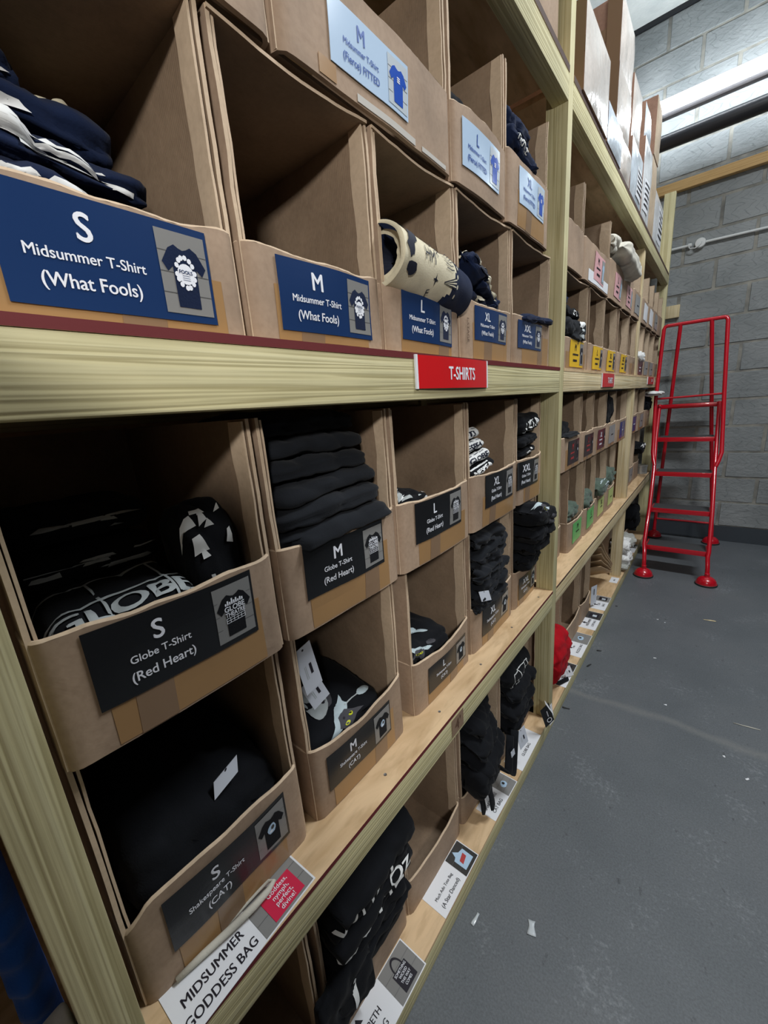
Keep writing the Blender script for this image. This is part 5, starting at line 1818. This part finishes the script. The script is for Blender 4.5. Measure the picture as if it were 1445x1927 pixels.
# ------------------------------------------------------------------ red warehouse steps
st = thing('warehouse_steps', 'red tubular mobile steps with dome feet standing before the block wall', 'step ladder', (.28, 3.9, 0))
TX = [(3.49, .220, .088, .464), (3.66, .476, .086, .455), (3.83, .735, .076, .440), (4.00, .990, .054, .428), (4.15, 1.246, .044, .416)]
R_ = .0138


def tube_part(name, pts, r=R_, seg=14, parent=st, mat='red_paint'):
    mb_ = MB()
    mb_.tube(pts, r, mat, seg)
    return mb_.build(name, parent, smooth=True, angle=60)


for side, xf_ in ((0, .102), (1, .479)):
    yf = 3.395 if side == 0 else 3.425
    pts = [(xf_, yf, .05), (xf_ - .003, yf + .01, .12), (xf_ - .010, yf + .045, .19)]
    pts += [(t[2 + side] + (-.008 if side == 0 else .008), t[0], t[1]) for t in TX]
    tube_part('stringer', pts)
    hx = -.018 if side == 0 else .018
    t3 = TX[2]
    p = [(t3[2 + side] + hx * .5, 3.855, .78), (t3[2 + side] + hx * 1.2, 3.875, .82), (t3[2 + side] + hx * 1.9, 3.91, .88), (TX[4][2 + side] + hx * 1.65, 4.06, 1.3),
         (.022 if side == 0 else .412, 4.105, 1.835), (.030 if side == 0 else .404, 4.108, 1.853), (.045 if side == 0 else .39, 4.11, 1.858)]
    tube_part('handrail', p)
    # rear leg
    rt = (.128, 4.112, 1.855) if side == 0 else (.318, 4.112, 1.855)
    rf_ = (.060, 4.43, .05) if side == 0 else (.487, 4.425, .05)
    tube_part('rear_leg', [rt, tuple(rt[i] + (rf_[i] - rt[i]) * .5 for i in range(3)), (rf_[0], rf_[1], .12), rf_])
tube_part('top_bar', [(.040, 4.11, 1.858), (.21, 4.112, 1.858), (.396, 4.11, 1.858)])
tube_part('toe_bar', [(.014, 4.065, 1.300), (.23, 4.075, 1.303), (.446, 4.065, 1.310)], .008)
tube_part('cross_bar', [(.072, 4.405, .19), (.27, 4.41, .19), (.474, 4.405, .19)], .009)
for i, (y, z, xl, xr) in enumerate(TX):
    mb = MB()
    dpt = .165 if i < 4 else .24
    mb.box(xl + .004, xr - .004, y - .004, y + .006, z - .034, z + .001, 'red_paint', bev=.002)
    mb.box(xl + .004, xr - .004, y + .006, y + dpt, z - .020, z - .006, 'red_paint')
    for xs in (xl + .002, xr - .010):
        mb.box(xs, xs + .008, y, y + dpt, z - .03, z - .002, 'red_paint')
    t_ = mb.build('tread', st, smooth=True, angle=30)
    mb = MB()
    mb.box(xl + .012, xr - .012, y + .007, y + dpt - .002, z - .006, z + .001, 'tread_rubber', bev=.001)
    mb.build('tread_mat', t_)
for (x, y) in ((.102, 3.395), (.479, 3.425), (.060, 4.43), (.487, 4.425)):
    mb = MB()
    prof = [(.062, 0), (.066, .004), (.066, .010), (.062, .013)]
    dome = [(.060 * math.cos(a), .013 + .052 * math.sin(a)) for a in [math.pi / 2 * k / 8 for k in range(8)]]
    prof2 = prof + dome + [(.016, .064), (.016, .085), (.012, .088)]
    mb.lathe((x, y, 0), prof2, 'red_paint', 28, matfn=lambda i: 'black_rubber' if i < 3 else 'red_paint')
    mb.build('dome_foot', st, smooth=True, angle=40)

# ------------------------------------------------------------------ wall fixtures
lamp = thing('strip_lamp', 'bright fluorescent strip lamp hanging before the block wall above the black pipe', 'lamp', (.42, 4.24, 3.41))
mb = MB()
mb.box(-.54, 1.16, 4.215, 4.262, 3.330, 3.362, 'lamp_grey', bev=.004)
mb.build('lamp_body', lamp, smooth=True, angle=40)
mb = MB()


def dif(u, v):
    a = 2 * math.pi * v
    return (-.535 + 1.69 * u, 4.235 - .040 * math.cos(a), 3.410 + .044 * math.sin(a))


mb.grid(dif, 2, 24, 'lamp_diffuser', cv=True)
mb.build('diffuser', lamp, smooth=True, angle=60)
for x_ in (-.52, 1.13):
    mb = MB()
    mb.tube([(x_, 4.245, 3.35), (x_, 4.285, 3.42), (x_, 4.285, 4.16)], .005, 'lamp_grey', 8)
    mb.build('hanger', lamp, smooth=True)
b = MB()
b.tube([(-.95, 4.34, 3.222), (.2, 4.34, 3.222), (1.95, 4.34, 3.222)], .0515, 'black_pipe', 24)
o = b.build('waste_pipe', loc=(.4, 4.38, 3.235), smooth=True, angle=60)
tag(o, 'thick black pipe crossing the block wall under the strip lamp', 'pipe')
b = MB()
b.box(-.30, 1.9, 4.485, 4.536, 2.915, 2.985, 'pine_x', bev=.003)
o = b.build('timber_batten', loc=(.6, 4.51, 2.95), smooth=True, angle=40)
tag(o, 'orange pine batten fixed across the block wall below the pipe', 'batten')
b = MB()
b.box(-.03, .082, 4.50, 4.5365, 1.962, 2.062, 'pale_wood_z', bev=.003)
o = b.build('timber_block', loc=(.03, 4.52, 2.01), smooth=True, angle=40)
tag(o, 'small pale wood block on the wall beside the end post', 'wood block')
cond = thing('cable_conduit', 'white cable conduit with round junction box on the block wall', 'conduit', (.3, 4.52, 2.49))
mb = MB()
mb.tube([(-.06, 4.515, 2.500), (.12, 4.515, 2.4985)], .010, 'white_plastic', 12)
mb.tube([(.20, 4.515, 2.497), (1.0, 4.515, 2.476), (1.9, 4.515, 2.46)], .010, 'white_plastic', 12)
mb.tube([(.095, 4.515, 2.4985), (.118, 4.515, 2.4985)], .016, 'white_plastic', 12)
mb.build('pipe', cond, smooth=True, angle=50)
mb = MB()
kk = len(mb.v)
seg = 24
for (r, yy) in ((.036, 4.536), (.036, 4.502), (.033, 4.498), (.004, 4.496)):
    for j in range(seg):
        a = 2 * math.pi * j / seg
        mb.v.append((.175 + r * math.cos(a), yy, 2.4975 + r * math.sin(a)))
for i in range(3):
    for j in range(seg):
        mb.face((kk + i * seg + j, kk + i * seg + (j + 1) % seg, kk + (i + 1) * seg + (j + 1) % seg, kk + (i + 1) * seg + j), 'white_plastic')
mb.face([kk + 3 * seg + j for j in range(seg)], 'white_plastic')
mb.build('junction_box', cond, smooth=True, angle=40)
mb = MB()
mb.tube([(.100, 4.505, 2.492), (.110, 4.49, 2.470), (.145, 4.485, 2.462), (.172, 4.488, 2.480), (.185, 4.492, 2.50)], .0045, 'white_plastic', 8)
mb.build('cable', cond, smooth=True)

# ------------------------------------------------------------------ left edge: neighbouring bay
b = MB()


def tarp(u, v):
    y = -.030 - .030 * u
    z = .30 + .85 * v
    return (-.075 + .012 * math.sin(u * math.pi) - .06 * (1 - v) * 0 + .0035 * math.sin(v * 140) * (.4 + u) + .004 * nz((u, v * 6, 0), 3, 2), y, z)


b.slab(tarp, lambda u, v: (1, 0, 0), .02, 8, 220, 'blue_canvas')
o = b.build('canvas_bag', loc=(-.08, -.045, .3), smooth=True, angle=60)
tag(o, 'blue ribbed canvas bag side hanging left of the near post', 'bag')
cl = Cloth((-.02, -.040, .80), .03, .05, .05, seed=300, amp=.004)
o = cl.mesh('paper_bundle', 'white_cotton')
tag(o, 'white bundle peeking out left of the near post', 'bundle')

# ------------------------------------------------------------------ small scraps on the floor
rn = random.Random(9)


def scrap(label, x, y, l, w_, ang, mat, name='paper_scrap', cat='scrap', h=.0012, group='scraps on the grey floor'):
    b_ = MB()
    c, s_ = math.cos(ang), math.sin(ang)

    def f(u, v):
        a = (u - .5) * l
        d = (v - .5) * w_ * (1 + .25 * math.sin(5 * u + x * 9))
        return (x + a * c - d * s_, y + a * s_ + d * c, .0016 + h + h * 2 * math.sin(5 * u + y * 7) * math.sin(4 * v) * .5)
    b_.slab(f, lambda u, v: (0, 0, 1), h, 5, 3, mat)
    o_ = b_.build(name, loc=(x, y, 0), smooth=True)
    tag(o_, label, cat, group)


scrap('crinkled clear film scrap on the grey floor near the camera', .171, .772, .034, .018, 1.9, 'scrap_film', name='film_scrap')
scrap('long pale wood sliver on the floor in front of the red steps', .509, 2.858, .06, .008, .15, 'pale_wood_y', name='wood_sliver')
scrap('thin pale straw on the floor at the right edge of the aisle', .644, 1.946, .085, .003, .12, 'stone_cotton', name='straw')
scrap('pale film strip on the floor beside the kick board of the near bay', .042, .70, .034, .008, 1.5, 'scrap_film', name='film_scrap')
for (x_, y_, l_, a_) in ((.293, 2.273, .012, .5), (.635, 1.644, .014, .9), (.37, 1.911, .011, .2), (.571, 1.717, .010, 2.), (.261, 2.72, .010, .3), (.30, 2.70, .008, 1.)):
    scrap('tiny white paper fleck on the grey aisle floor', x_, y_, l_, .006, a_, 'white_paper', name='paper_fleck', group='white flecks on the aisle floor')
for (x_, y_, l_, a_) in ((.044, 2.192, .024, .4), (.019, 1.649, .03, .2), (.030, 2.028, .035, 1.2), (.028, 2.779, .012, 0.)):
    scrap('dark fibre scrap on the floor along the kick board', x_, y_, l_, .007, a_, 'black_rubber', name='fibre_scrap', group='dark scraps along the kick board')
